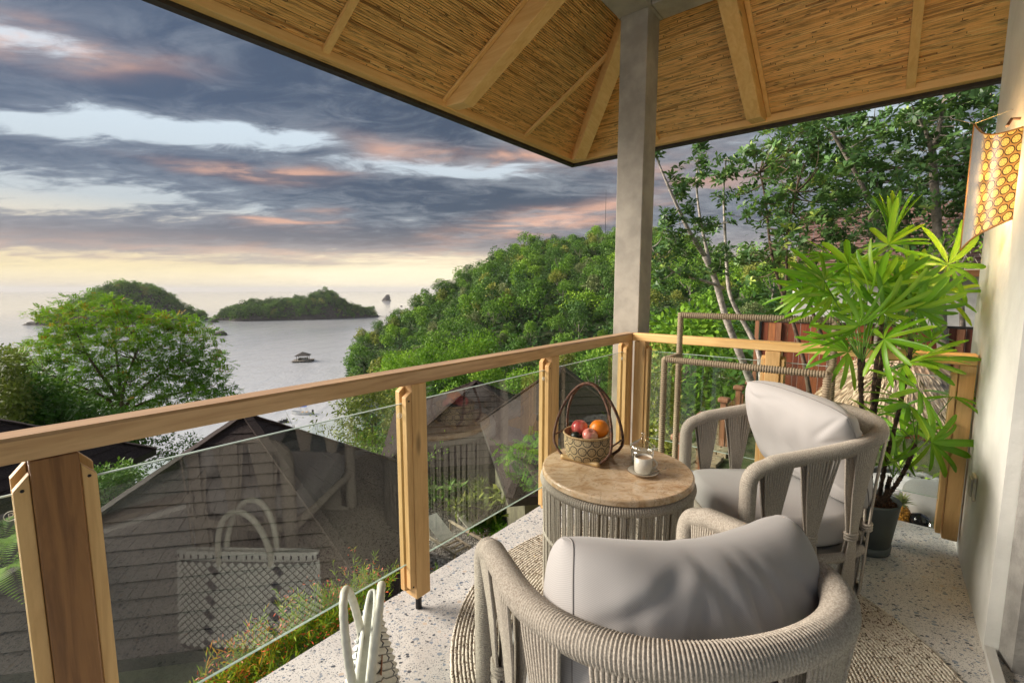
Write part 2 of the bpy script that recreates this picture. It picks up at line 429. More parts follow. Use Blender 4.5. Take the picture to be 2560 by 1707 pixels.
def mk_stone():
    m, t, bs, out = newmat('travertine'); co = obj_co(t)
    a = t.noise(t.mapping(co, (0, 0, 0), (0, 0, .6), (1, 2.2, 1)), 7, 7, .66, 1.6); b = t.noise(co, 42, 4, .6, .6)
    col = t.ramp(a, [(.3, (.40, .23, .11)), (.45, (.57, .39, .23)), (.58, (.68, .52, .36)), (.72, (.52, .33, .18))])
    col = t.mix(t.mapr(b, .48, .72, 0, .5), col, (.66, .54, .40))
    vein = t.mapr(t.math('ABSOLUTE', t.math('SUBTRACT', t.noise(co, 11, 5, .6, 1.5), .5)), 0, .018, .55, 0)
    col = t.mix(vein, col, (.24, .12, .05))
    t.put(bs.inputs['Base Color'], col); bs.inputs['Roughness'].default_value = .22
    bump(t, bs, b, .06, .002); return m
travertine = mk_stone()
def mk_glass(name, tint=(1, 1, 1), rough=0.0, ior=1.45):
    m, t, bs, out = newmat(name)
    bs.inputs['Base Color'].default_value = tuple(tint)+(1,); bs.inputs['Transmission Weight'].default_value = 1
    bs.inputs['Roughness'].default_value = rough; bs.inputs['IOR'].default_value = ior; return m
def mk_pane(name='railing_glass', REFL=1.4, tint=(.925, .965, .945, 1), film=True):
    # thin clear pane: clear body with real Fresnel reflection, faint dust film
    m, t, bs, out = newmat(name); t.n.remove(bs)
    tr = t.new('ShaderNodeBsdfTransparent'); tr.inputs[0].default_value = tint
    gl = t.new('ShaderNodeBsdfGlossy'); gl.inputs['Roughness'].default_value = 0.004; gl.inputs[0].default_value = (1, 1, 1, 1)
    fr = t.new('ShaderNodeFresnel'); fr.inputs[0].default_value = 1.62
    bf = t.new('ShaderNodeNewGeometry').outputs['Backfacing']
    mx = t.new('ShaderNodeMixShader'); t.put(mx.inputs[0], t.math('MULTIPLY', t.math('MULTIPLY', fr.outputs[0], t.math('SUBTRACT', 1.0, bf)), REFL, clamp=True)); t.l.new(tr.outputs[0], mx.inputs[1]); t.l.new(gl.outputs[0], mx.inputs[2])
    df = t.new('ShaderNodeBsdfDiffuse'); df.inputs[0].default_value = (.6, .6, .58, 1)
    co = obj_co(t)
    dust = t.mapr(t.noise(t.mapping(co, (0, 0, 0), (0, 0, 0), (60, 60, 2.5)), 1, 4, .7), .5, .85, 0.0, .02)
    sm = t.mapr(t.noise(co, 3, 4, .6), .45, .8, .001, .012)
    spots = t.mapr(t.voro(co, 26), .012, .022, .5, 0)
    mx2 = t.new('ShaderNodeMixShader'); t.put(mx2.inputs[0], t.math('ADD', dust, sm) if film else 0.0)
    t.l.new(mx.outputs[0], mx2.inputs[1]); t.l.new(df.outputs[0], mx2.inputs[2]); t.l.new(mx2.outputs[0], out.inputs[0])
    return m
pane_m = mk_pane()
pane_edge = simple('glass_edge', (.55, .66, .60), .15, .05); pane_edge.node_tree.nodes['Principled BSDF'].inputs['Specular IOR Level'].default_value = .8
clear_glass = mk_pane('clear_glass', 2.8, (.90, .92, .92, 1), False)

def mk_leaf(name, stops, transl=.35, rough=.6, objvar=True, spec=.2):
    m, t, bs, out = newmat(name)
    var = t.new('ShaderNodeAttribute', attribute_name='var').outputs['Fac']
    if objvar:
        oi = t.new('ShaderNodeObjectInfo').outputs['Random']
        var = t.math('ADD', var, t.math('MULTIPLY', t.math('SUBTRACT', oi, .5), .6), clamp=True)
    col = t.ramp(var, stops)
    t.put(bs.inputs['Base Color'], col); bs.inputs['Roughness'].default_value = rough
    bs.inputs['Specular IOR Level'].default_value = spec
    tl = t.new('ShaderNodeBsdfTranslucent')
    t.put(tl.inputs[0], t.mix(.5, col, (.22, .34, .02), blend='ADD') if False else t.mix(.45, col, (.16, .26, .02)))
    mx = t.new('ShaderNodeMixShader'); mx.inputs[0].default_value = transl
    t.l.new(bs.outputs[0], mx.inputs[1]); t.l.new(tl.outputs[0], mx.inputs[2]); t.l.new(mx.outputs[0], out.inputs[0])
    return m
leaf_bright = mk_leaf('leaf_bright_green', [(0, (0.062, 0.163, 0.015)), (.5, (0.163, 0.338, 0.027)), (1, (0.338, 0.525, 0.044))], .22)
leaf_mid = mk_leaf('leaf_mid_green', [(0, (0.037, 0.106, 0.015)), (.5, (0.094, 0.225, 0.025)), (1, (0.213, 0.375, 0.044))], .2)
leaf_dark = mk_leaf('leaf_dark_green', [(0, (0.020, 0.062, 0.015)), (.5, (0.050, 0.138, 0.025)), (1, (0.125, 0.237, 0.044))], .15)
leaf_olive = mk_leaf('leaf_olive', [(0, (0.088, 0.125, 0.022)), (.5, (0.213, 0.263, 0.044)), (1, (0.400, 0.400, 0.075))], .2)
leaf_grey = mk_leaf('leaf_grey_green', [(0, (0.088, 0.125, 0.044)), (.5, (0.188, 0.237, 0.088)), (1, (0.350, 0.375, 0.175))], .2)
leaf_rust = mk_leaf('leaf_rust', [(0, (0.125, 0.094, 0.037)), (.5, (0.237, 0.163, 0.069)), (1, (0.375, 0.237, 0.112))], .2)
leaf_broad = mk_leaf('broad_leaf', [(0, (0.053, 0.120, 0.044)), (.45, (0.134, 0.270, 0.083)), (.8, (0.256, 0.420, 0.106)), (1, (0.570, 0.690, 0.134))], .25, .40, True, .4)
leaf_feather = mk_leaf('feathery_leaf', [(0, (0.061, 0.172, 0.014)), (.5, (0.148, 0.344, 0.019)), (.85, (0.271, 0.467, 0.026)), (1, (0.516, 0.246, 0.036))], .4, .7)
leaf_palm = mk_leaf('palm_leaf', [(0, (0.086, 0.271, 0.014)), (.45, (0.197, 0.467, 0.022)), (.85, (0.418, 0.614, 0.036)), (1, (0.738, 0.565, 0.061))], .4, .36, True, .5)
leaf_fern = mk_leaf('fern_leaf', [(0, (0.086, 0.246, 0.014)), (1, (0.295, 0.492, 0.036))], .4)
leaf_wisp = mk_leaf('wispy_leaf', [(0, (.10, .24, .012)), (.7, (.36, .48, .03)), (1, (.75, .26, .04))], .4)
bark_grey = simple('grey_bark', (0.295, 0.252, 0.210), .85, .25, 9, .6, 40)
bark_brown = simple('brown_bark', (0.161, 0.110, 0.073), .9, .25, 9, .6, 40)
bark_pale = simple('pale_bark', (0.443, 0.394, 0.344), .85, .25, 14, .6, 40)
def mk_ground():
    m, t, bs, out = newmat('hill_ground'); co = obj_co(t)
    n = t.noise(co, .25, 6, .65); n2 = t.noise(co, 2.5, 4, .6)
    col = t.ramp(n, [(.3, (0.025, 0.055, 0.014)), (.5, (0.055, 0.092, 0.025)), (.7, (0.110, 0.110, 0.055))])
    col = t.mix(t.mapr(n2, .4, .7, 0, .6), col, (.02, .035, .012))
    t.put(bs.inputs['Base Color'], col); bs.inputs['Roughness'].default_value = .95; return m
ground_m = mk_ground()
def mk_gravel():
    m, t, bs, out = newmat('grey_gravel'); co = obj_co(t)
    v = t.voro(co, 14, out=1); s = t.new('ShaderNodeSeparateColor'); t.l.new(v, s.inputs[0])
    col = t.ramp(s.outputs[0], [(0, (.10, .09, .08)), (.4, (.28, .26, .23)), (.75, (.45, .42, .38)), (1, (.68, .65, .6))])
    t.put(bs.inputs['Base Color'], col); bs.inputs['Roughness'].default_value = .9
    bump(t, bs, t.voro(co, 14), 1.0, .05); return m
gravel_m = mk_gravel()
def mk_rock():
    m, t, bs, out = newmat('dark_shore_rock'); co = obj_co(t)
    n = t.noise(co, .6, 7, .7)
    t.put(bs.inputs['Base Color'], t.ramp(n, [(.3, (.02, .018, .016)), (.55, (.08, .07, .06)), (.75, (.17, .15, .13))]))
    bs.inputs['Roughness'].default_value = .9; bump(t, bs, n, 1, .6); return m
rock_m = mk_rock()
def mk_stonewall():
    m, t, bs, out = newmat('yellow_stone'); co = obj_co(t)
    n = t.noise(co, 9, 6, .65)
    t.put(bs.inputs['Base Color'], t.ramp(n, [(.3, (.14, .11, .06)), (.55, (.34, .28, .17)), (.75, (.50, .43, .29))]))
    bs.inputs['Roughness'].default_value = .9; bump(t, bs, n, .6, .05); return m
yellow_stone = mk_stonewall()
def mk_lawn(name, a, b):
    m, t, bs, out = newmat(name); co = obj_co(t)
    n = t.noise(co, 3, 5, .7); n2 = t.noise(co, 160, 2, .5)
    t.put(bs.inputs['Base Color'], t.mix(t.mapr(t.math('ADD', t.math('MULTIPLY', n, .5), t.math('MULTIPLY', n2, .5)), .35, .65), a, b))
    bs.inputs['Roughness'].default_value = .95; bump(t, bs, n2, .8, .02); return m
lawn_m = mk_lawn('patchy_lawn', (.045, .085, .015), (.17, .16, .07)); turf_m = mk_lawn('dark_turf', (.012, .045, .012), (.035, .10, .025))
def mk_shingle(name, c):
    m, t, bs, out = newmat(name); co = obj_co(t)
    var = t.new('ShaderNodeAttribute', attribute_name='var').outputs['Fac']
    st = t.noise(t.mapping(co, (0, 0, 0), (0, 0, .18), (9, 9, 2)), 2.0, 4, .7); b = t.noise(co, .5, 3, .6); fn = t.noise(co, 60, 2, .6)
    col = t.mix(t.mapr(st, .3, .7), tuple(q*.55 for q in c), tuple(q*1.25 for q in c))
    col = t.mix(t.mapr(b, .35, .7, 0, .4), col, tuple(q*1.5 for q in c))
    col = t.mix(t.mapr(fn, .55, .75, 0, .35), col, tuple(min(1, q*2.3) for q in c))
    t.put(bs.inputs['Base Color'], col); bs.inputs['Roughness'].default_value = .8; bs.inputs['Specular IOR Level'].default_value = .15
    bump(t, bs, st, .5, .02); return m
shingle_m = mk_shingle('dark_brown_shingle', (.042, .029, .026)); shingle_pink = mk_shingle('faded_red_shingle', (.20, .12, .10))
def mk_water():
    m, t, bs, out = newmat('sea_water'); co = obj_co(t)
    cd = t.new('ShaderNodeCameraData').outputs['View Distance'] if False else None
    sep = t.vmath('LENGTH', co)
    a = t.noise(t.mapping(co, (0, 0, 0), (0, 0, .5), (1, .35, 1)), .9, 5, .62, .3)
    b = t.noise(t.mapping(co, (9, 3, 0), (0, 0, -.3), (1, .3, 1)), .16, 5, .6, .2)
    c = t.noise(t.mapping(co, (4, 8, 0), (0, 0, .1), (1, .22, 1)), .018, 6, .6, .6)
    h = t.math('ADD', t.math('MULTIPLY', a, .35), t.math('MULTIPLY', b, 1.2))
    bp = bump(t, bs, h, .55, .5)
    t.put(bp.inputs['Strength'], t.mapr(sep, 90, 900, .95, .05, False))
    t.put(bs.inputs['Base Color'], t.mix(t.mapr(c, .35, .65), (.50, .52, .55), (.58, .59, .61)))
    t.put(bs.inputs['Roughness'], t.mapr(sep, 60, 1500, .13, .10, False)); bs.inputs['IOR'].default_value = 1.33
    bs.inputs['Specular IOR Level'].default_value = 1.0
    return m
water_m = mk_water()
#PART2
# ------------------------------------------------------------------ sea and land
SEA = EYE-30.0
m = MB(); m.lathe([(.01, SEA), (60, SEA), (300, SEA), (2000, SEA), (14000, SEA)], 64)
m.build('sea', water_m, origin=(0, 0, SEA), kind='structure')

SKY_PX = [862, 885, 930, 1010, 1090, 1130, 1160, 1230, 1310, 1400, 1480, 1540, 1620, 1700, 1800, 1950, 2200, 2600, 3400]
SKY_PY = [925, 846, 806, 764, 724, 694, 670, 640, 604, 594, 577, 577, 572, 596, 630, 650, 690, 700, 700]
DCR = [150, 160, 170, 185, 195, 200, 205, 212, 222, 228, 232, 235, 235, 220, 190, 150, 110, 100, 100]
TH_T = []; ZC = []
for px_, py_, d_ in zip(SKY_PX, SKY_PY, DCR):
    a_, e_ = azel(px_, py_); TH_T.append(a_); ZC.append(EYE+math.tan(e_)*d_-5.0)
TH_T = np.array(TH_T); ZC = np.array(ZC); DCR = np.array(DCR, float)
def px2th(px): return azel(px, 725)[0]
def ground(x, y):
    x = np.atleast_1d(np.asarray(x, float)); y = np.atleast_1d(np.asarray(y, float))
    D = np.hypot(x, y); th = np.arctan2(x, y)
    zc = np.interp(th, TH_T, ZC); dc = np.interp(th, TH_T, DCR)
    land = np.clip((th-px2th(846))/(px2th(868)-px2th(846)), 0, 1)           # 0 = open water behind
    zc = zc*land + (SEA-4)*(1-land)
    T = lambda xs, ys: np.interp(th, [px2th(q) for q in xs], ys)
    z45 = T([0, 700, 950, 1150, 1500, 1800, 2000, 2600], [-26.5, -26.5, -22, -14, -11, -7, -2.5, -1.5])
    dB = T([0, 862, 900, 935, 1000, 1200, 1500, 1800, 2100], [58, 58, 142, 120, 95, 90, 90, 70, 60])
    zB = T([0, 862, 935, 990, 1150, 1500, 1800, 2000], [-32, -32, -30.5, -27, -18, -15, -7, 0])
    z = np.empty_like(D)
    n = [np.full_like(D, 0.), np.full_like(D, 19.), np.full_like(D, 45.), dB, dc, dc+70]
    zz = [np.full_like(D, -7.2), np.full_like(D, -7.3), z45, zB, zc, np.full_like(D, SEA-3)]
    isleft = dB < 60
    z[:] = zz[-1]
    for i in range(5):
        a, b = n[i], np.maximum(n[i+1], n[i]+1e-3); s = (D >= a) & (D < b); t = np.clip((D-a)/(b-a), 0, 1)
        if i == 3: t = t**.72
        elif i == 4: t = t*t*(3-2*t)
        v = zz[i]*(1-t)+zz[i+1]*t
        z = np.where(s, v, z)
    back = np.abs(th) > 1.45
    z = np.where(back & (th > 0), -7.2+np.clip((D-15)/60, 0, 1)*14, z)
    z = np.where(back & (th < 0), -7.2-np.clip((D-19)/26, 0, 1)*18-np.clip((D-45)/20, 0, 1)*6, z)
    z = z + (D > 30)*(np.sin(x*.11+1)*np.cos(y*.09)*.8+np.sin(x*.31+y*.23)*.35)*np.clip((D-30)/40, 0, 1)
    return z
rad = np.r_[np.linspace(0, 60, 34), np.linspace(64, 320, 90)]; ang = np.linspace(-pi, pi, 361)
A, RR = np.meshgrid(ang, rad, indexing='ij'); X = RR*np.sin(A); Y = RR*np.cos(A); Z = ground(X.ravel(), Y.ravel()).reshape(X.shape)
ni, nj = X.shape; idx = np.arange(ni*nj).reshape(ni, nj)
F = np.stack([idx[:-1, :-1], idx[1:, :-1], idx[1:, 1:], idx[:-1, 1:]], -1).reshape(-1, 4)
np_mesh('hillside_terrain', np.c_[X.ravel(), Y.ravel(), Z.ravel()], F[:, ::-1], ground_m, smooth=True, kind='structure')

# ------------------------------------------------------------------ forest trees (prototypes, then copies)
def crown_data(n, w, h, lobes, lsz, seed, z0=.35, shell=.75):
    g = np.random.default_rng(seed)
    L = []
    for i in range(lobes):
        a = g.uniform(0, 2*pi); r = math.sqrt(g.uniform(0, 1))*w*.36; zt = g.uniform(.35, 1.0)
        k = 1-.55*max(0, zt-.55)/.45
        L.append((r*math.cos(a)*k, r*math.sin(a)*k, h*(z0+(1-z0)*zt)-w*.12, w*g.uniform(.17, .30)))
    L = np.array(L); k = g.integers(0, lobes, n); d = nrm(g.normal(size=(n, 3))+[0, 0, .35])
    rr = L[k, 3]*(shell+(1-shell)*g.random(n))*g.uniform(.85, 1.12, n)
    P = L[k, :3]+d*rr[:, None]*[1, 1, .8]
    dirs = nrm(d*.6+g.normal(size=(n, 3))*.7-[0, 0, .25]); ups = nrm(d+g.normal(size=(n, 3))*.35)
    V, F = leaf_arrays(P, dirs, ups, lsz*g.uniform(.6, 1.3, n), lsz*g.uniform(.45, .85, n))
    lob = g.uniform(-.34, .3, lobes)
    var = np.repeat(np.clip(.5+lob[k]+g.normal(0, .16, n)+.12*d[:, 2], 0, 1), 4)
    return V, F, var
TREE_KINDS = []
def make_tree_proto(i, w, h, lobes, mat, bark, n=1300, lsz=.42, kind='forest_tree'):
    root = thing(kind, 'x', 'tree')
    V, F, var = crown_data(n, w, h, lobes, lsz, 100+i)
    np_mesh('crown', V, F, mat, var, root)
    t = MB(); hh = h*.62
    g = np.random.default_rng(i)
    t.tube([(0, 0, -1.5), (.1, .05, hh*.4), (-.05, .15, hh*.75), (.1, 0, hh)], [w*.03, w*.024, w*.018, w*.008], 6)
    for k in range(4):
        a = g.uniform(0, 2*pi); t.tube([(0, .05, hh*.5), (math.cos(a)*w*.15, math.sin(a)*w*.15, hh*.8), (math.cos(a)*w*.27, math.sin(a)*w*.27, hh*1.05)], [w*.014, w*.01, w*.004], 5)
    t.build('trunk', bark, root, smooth=True, local=True)
    root.location = (0, 0, -500)
    TREE_KINDS.append(root); return root
spec = [(8.5, 8.5, 11, leaf_mid, bark_grey), (7.5, 8, 8, leaf_bright, bark_grey), (9.5, 9.5, 13, leaf_dark, bark_brown), (7, 8, 9, leaf_olive, bark_pale),
        (8, 10, 9, leaf_mid, bark_pale), (6.5, 7.5, 7, leaf_grey, bark_pale), (9, 8, 12, leaf_bright, bark_grey), (6.2, 6.8, 8, leaf_rust, bark_pale), (7.5, 9.5, 10, leaf_dark, bark_grey)]
for i, s in enumerate(spec): make_tree_proto(i, *s)
TREE_LBL = ['mid green rounded tree within the dense wood on the hillside', 'bright green bushy tree within the dense wood on the hillside', 'dark green broad tree within the dense wood on the hillside',
            'olive yellow tree within the dense wood on the hillside', 'tall mid green tree with pale trunk in the hillside wood', 'small grey green tree within the dense wood on the hillside',
            'wide light green tree within the dense wood on the hillside', 'brownish dry tree within the dense wood on the hillside', 'tall dark tree within the dense wood on the hillside']
first = set(); placed = []
def put_tree(k, x, y, s, z=None, label=None, group='trees of the wood on the hillside', sink=0.0, name='forest_tree'):
    src = TREE_KINDS[k]
    if k not in first: o = src; first.add(k)
    else: o = copy_tree(src)
    o.location = (x, y, (float(ground(x, y)[0]) if z is None else z)-sink); o.scale = (s, s, s*rng.uniform(.85, 1.15))
    o.rotation_euler = (0, 0, rng.uniform(0, 2*pi))
    o['label'] = label or TREE_LBL[k]; o['category'] = 'tree'; o['group'] = group
    if name != 'forest_tree': o.name = name
    return o
# candidates over the visible flank, nearest spacing first; the largest-looking become things, the rest one mass
cand = []
g = np.random.default_rng(3)
for _ in range(22000):
    th = g.uniform(px2th(868), px2th(2150)); D = math.sqrt(g.uniform(48**2, 245**2))
    dc = np.interp(th, TH_T, DCR)
    if D > dc+7: continue
    x, y = D*math.sin(th), D*math.cos(th)
    if th > px2th(1900) and D < 60: continue
    z = float(ground(x, y)[0])
    if z < SEA+1.5: continue
    if D < 75 and th < px2th(1150) and z < -24 and False: continue
    sp = 4.1 if D > 95 else 4.0
    if any((x-a)**2+(y-b)**2 < sp*sp for a, b, _, _ in cand): continue
    cand.append((x, y, z, D))
cand.sort(key=lambda c: c[3])
def tree_where(x, y, D):
    th = math.atan2(x, y); side = 'near the headland tip' if th < px2th(1000) else ('in the left part' if th < px2th(1250) else ('left of the column' if th < px2th(1540) else ('right of the column' if th < px2th(1800) else 'behind the garden trees')))
    dc = np.interp(th, TH_T, DCR); up = 'on the ridge' if D > dc-22 else ('high on the slope' if D > dc-55 else ('half way up the slope' if D > 120 else ('low on the slope' if D > 85 else 'in the valley')))
    return up+' '+side
KIND_TXT = ['mid green rounded tree', 'bright green bushy tree', 'dark green broad tree', 'olive yellow tree', 'tall mid green tree with pale trunk', 'small grey green tree', 'wide light green tree', 'brownish dry tree', 'tall dark tree']
wts = np.array([.22, .15, .17, .12, .09, .09, .09, .012, .06]); wts /= wts.sum()
mass = []
N_TREE_THINGS = 270
step_pick = set(np.unique(np.r_[np.arange(0, 150), np.linspace(150, len(cand)-1, 120).astype(int)]).tolist())
for i, (x, y, z, D) in enumerate(cand):
    k = int(g.choice(9, p=wts)); s = (.38+.62*g.random()**1.5)*(1.0 if D > 90 else .9)
    if i in step_pick: put_tree(k, x, y, s, z, sink=.6, label=KIND_TXT[k]+' '+tree_where(x, y, D))
    else: mass.append((k, x, y, z-.6, s, g.uniform(0, 2*pi)))
def mass_mesh(name, items, per, lsz, seed, **tags):
    byk = {}
    for it in items: byk.setdefault(it[0], []).append(it)
    root_m = {0: leaf_mid, 1: leaf_bright, 2: leaf_dark, 3: leaf_olive, 4: leaf_mid, 5: leaf_grey, 6: leaf_bright, 7: leaf_rust, 8: leaf_dark}
    Vs, Fs, vs, mi = [], [], [], []; n0 = 0; mats = []; 
    for k, its in sorted(byk.items()):
        w, h, lb = spec[k][:3]
        mt = root_m[k]
        if mt not in mats: mats.append(mt)
        for j, it in enumerate(its):
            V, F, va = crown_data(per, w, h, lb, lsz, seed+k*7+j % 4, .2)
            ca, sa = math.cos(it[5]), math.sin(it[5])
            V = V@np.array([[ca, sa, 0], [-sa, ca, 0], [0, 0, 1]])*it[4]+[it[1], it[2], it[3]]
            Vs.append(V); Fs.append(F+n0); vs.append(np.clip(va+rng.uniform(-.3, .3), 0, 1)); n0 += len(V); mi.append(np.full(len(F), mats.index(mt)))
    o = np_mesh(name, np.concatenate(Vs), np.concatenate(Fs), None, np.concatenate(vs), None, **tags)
    for mt in mats: o.data.materials.append(mt)
    o.data.polygons.foreach_set('material_index', np.concatenate(mi).astype(np.int32)); return o
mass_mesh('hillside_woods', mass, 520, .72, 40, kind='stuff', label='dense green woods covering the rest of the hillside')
# undergrowth so that no bare ground shows
n = 60000; th = rng.uniform(px2th(860), px2th(2150), n); D = np.sqrt(rng.uniform(30**2, 240**2, n)); x, y = D*np.sin(th), D*np.cos(th)
z = ground(x, y); ok = z > SEA+.2; x, y, z = x[ok], y[ok], z[ok]
P = np.c_[x, y, z+rng.uniform(0, 2.2, len(x))]
V, F = leaf_arrays(P, rand_dirs(len(x))*[1, 1, .5], rand_dirs(len(x))*.4+[0, 0, 1], rng.uniform(.8, 1.8, len(x)), rng.uniform(.6, 1.2, len(x)))
np_mesh('hillside_undergrowth', V, F, leaf_dark, np.repeat(rng.uniform(0, .8, len(x)), 4), kind='stuff', label='low green undergrowth between the trees on the hillside')

# a few trees that stand out
def dry_tree(px, py, D, h, label):
    a, e = azel(px, py); x, y = D*math.sin(a), D*math.cos(a); z = EYE+math.tan(e)*D
    o = thing('bare_tree', label, 'tree', (x, y, z)); t = MB(); g = np.random.default_rng(int(px))
    t.tube([(0, 0, -h), (0, .1, -h*.4), (.1, 0, 0)], [.28, .22, .16], 6)
    def rec(p, d, L, r, k):
        q = p+d*L; t.tube([p, (p+q)/2+g.normal(0, .05*L, 3), q], [r, r*.8, r*.55], 5)
        if k: 
            for _ in range(3): rec(q, nrm(d+g.normal(0, .5, 3)+[0, 0, .15]), L*.68, r*.55, k-1)
    for _ in range(5): rec(np.array([0, 0, -h*.25]), nrm(np.array([g.normal(0, .6), g.normal(0, .6), 1])), h*.32, .11, 3)
    t.build('branches', bark_pale, o, local=True, smooth=True); return o
dry_tree(1485, 775, 150, 8, 'leafless pale tree standing out left of the column on the hillside')
dry_tree(1690, 870, 88, 5, 'leafless grey tree low on the slope just right of the column')
def skyline_tree(px, py, k, s, label):
    a, e = azel(px, py); D = float(np.interp(a, TH_T, DCR))-4; h = spec[k][1]*s
    z = EYE+math.tan(e)*D-h*.98
    o = put_tree(k, D*math.sin(a), D*math.cos(a), s, z, label=label, group=None, name='skyline_tree')
    if 'group' in o: del o['group']
    o.scale = (s, s, s)
skyline_tree(1490, 566, 1, 1.15, 'bright green tree rising highest on the ridge left of the column')
skyline_tree(1326, 596, 4, .85, 'dark domed tree on the ridge at the middle of the skyline')
skyline_tree(1243, 630, 2, .8, 'flat topped spreading tree sticking out of the ridge skyline')
skyline_tree(1172, 662, 8, .8, 'dark layered tree on the lower left part of the ridge')
skyline_tree(1118, 705, 2, .6, 'small wiry tree at the left end of the ridge slope')
skyline_tree(1040, 752, 2, .62, 'dark rounded tree above the headland shore')
# radio mast on the ridge
a, e = azel(1513, 580); D = 240; zt = EYE+math.tan(azel(1513, 473)[1])*D
m = MB(); xx, yy = D*math.sin(a), D*math.cos(a); z0 = float(ground(xx, yy)[0])
m.tube([(xx, yy, z0), (xx, yy, z0+.6*(zt-z0)), (xx, yy, zt)], [.14, .1, .05], 5)
tag(m.build('radio_mast', steel_black), 'thin tall mast above the ridge beside the column', 'mast')

# ------------------------------------------------------------------ islands
def island(name, cpx, base_py, wpx, top, seed, prof, label):
    c = atz(cpx, base_py, SEA); D = math.hypot(c[0], c[1]); fwd = D; half = wpx/2/FPX*D
    dirx = np.array([c[1], -c[0]])/D; diry = np.array([c[0], c[1]])/D
    c = c+np.r_[diry*half*.42, 0]
    nu, nv = 90, 40; uu = np.linspace(-1.15, 1.15, nu); vv = np.linspace(-1.3, 1.3, nv); g = np.random.default_rng(seed)
    UU, VV = np.meshgrid(uu, vv, indexing='ij')
    def hgt(u, v):
        edge = 1+.07*np.sin(u*9+seed)+.05*np.sin(v*13+seed*2+u*5)
        r = np.sqrt((u/.985)**2*(1)+v*v)*edge
        return np.where(r < 1, np.interp(u, prof[0], prof[1])*top*np.clip(1-r**2.6, 0, 1)**.75, -3*(r-1)*10)
    HH = hgt(UU, VV)
    rough = .8*np.sin(UU*37+seed)*np.cos(VV*23)+.5*np.sin(UU*81+VV*45)
    P = np.c_[(c[0]+dirx[0]*UU*half+diry[0]*VV*half*.42).ravel(), (c[1]+dirx[1]*UU*half+diry[1]*VV*half*.42).ravel(), (SEA-.3+HH+np.where(HH > 0, rough*np.clip(HH, 0, 1), 0)).ravel()]
    idx = np.arange(nu*nv).reshape(nu, nv); F = np.stack([idx[:-1, :-1], idx[1:, :-1], idx[1:, 1:], idx[:-1, 1:]], -1).reshape(-1, 4)
    np_mesh(name, P, F, rock_m, smooth=False, kind='structure')
    items = []; cnt = int(half*half*.42*3.1/9)
    for _ in range(cnt):
        u, v = g.uniform(-.97, .97), g.uniform(-.97, .97)
        h = float(hgt(np.array(u), np.array(v)))
        if h < 1.1: continue
        x = c[0]+dirx[0]*u*half+diry[0]*v*half*.42; y = c[1]+dirx[1]*u*half+diry[1]*v*half*.42
        items.append((int(g.choice([0, 2, 4, 8, 3, 1], p=[.36, .1, .2, .05, .07, .22])), x, y, SEA+h-1.4, .45+.7*g.random()**1.5, g.uniform(0, 6)))
    n = 5200; u = g.uniform(-.97, .97, n); v = g.uniform(-.97, .97, n); h = hgt(u, v); ok = h > .9; u, v, h = u[ok], v[ok], h[ok]; n = len(u)
    Pq = np.c_[c[0]+dirx[0]*u*half+diry[0]*v*half*.42, c[1]+dirx[1]*u*half+diry[1]*v*half*.42, SEA+h+g.uniform(0, 2.5, n)]
    Vq, Fq = leaf_arrays(Pq, rand_dirs(n, g)*[1, 1, .6], rand_dirs(n, g), g.uniform(1.4, 2.8, n), g.uniform(1, 2, n))
    np_mesh(name+'_scrub', Vq, Fq, leaf_mid, np.repeat(g.uniform(0, .8, n), 4), kind='stuff', label='low scrub under the trees of the '+name)
    mass_mesh(name+'_woods', items, 260, .85, 300+seed, kind='stuff', label=label)
    return c, half
island('island', 746, 800, 384, 19, 3, ([-1, -.85, -.6, -.1, .1, .32, .42, .6, .8, 1], [.06, .3, .72, .82, .86, 1.3, 1.28, .75, .38, .1]), 'woods covering the long low island in mid bay')
island('headland', 322, 808, 270, 27, 8, ([-1, -.5, -.05, .3, .6, 1], [.3, .75, 1.22, 1.12, .75, .2]), 'woods covering the domed island behind the big left tree')
def rock_thing(name, px, py, w, h, seed, label):
    c = atz(px, py, SEA); D = math.hypot(c[0], c[1]); W_ = w/FPX*D; H_ = h/FPX*D; g = np.random.default_rng(seed); m = MB()
    V = []; n = 14; lv = [0, .25, .5, .75, 1]
    for i, l in enumerate(lv):
        for k in range(n):
            a = 2*pi*k/n; r = W_/2*(1-.62*l**1.3)*g.uniform(.82, 1.12); V.append((c[0]+r*math.cos(a)+W_*.16*l, c[1]+r*math.sin(a), SEA-.5+H_*l*g.uniform(.92, 1.08)+(.5 if l else 0)))
    F = [(i*n+k, i*n+(k+1) % n, (i+1)*n+(k+1) % n, (i+1)*n+k) for i in range(4) for k in range(n)]+[tuple(4*n+k for k in range(n))]
    m.add(V, F); tag(m.build(name, rock_m), label, 'rock')
rock_thing('sea_stack', 966, 752, 22, 14, 2, 'dark rock stack standing alone near the horizon')
rock_thing('shore_rock', 531, 806, 22, 5, 4, 'low dark rock in the water off the island tip')
rock_thing('shore_rock', 548, 838, 30, 9, 5, 'low scrub topped rock beside the left tree crown')
rock_thing('far_boat_rock', 1003, 766, 7, 2, 6, 'tiny dark speck of rock on the far sea')

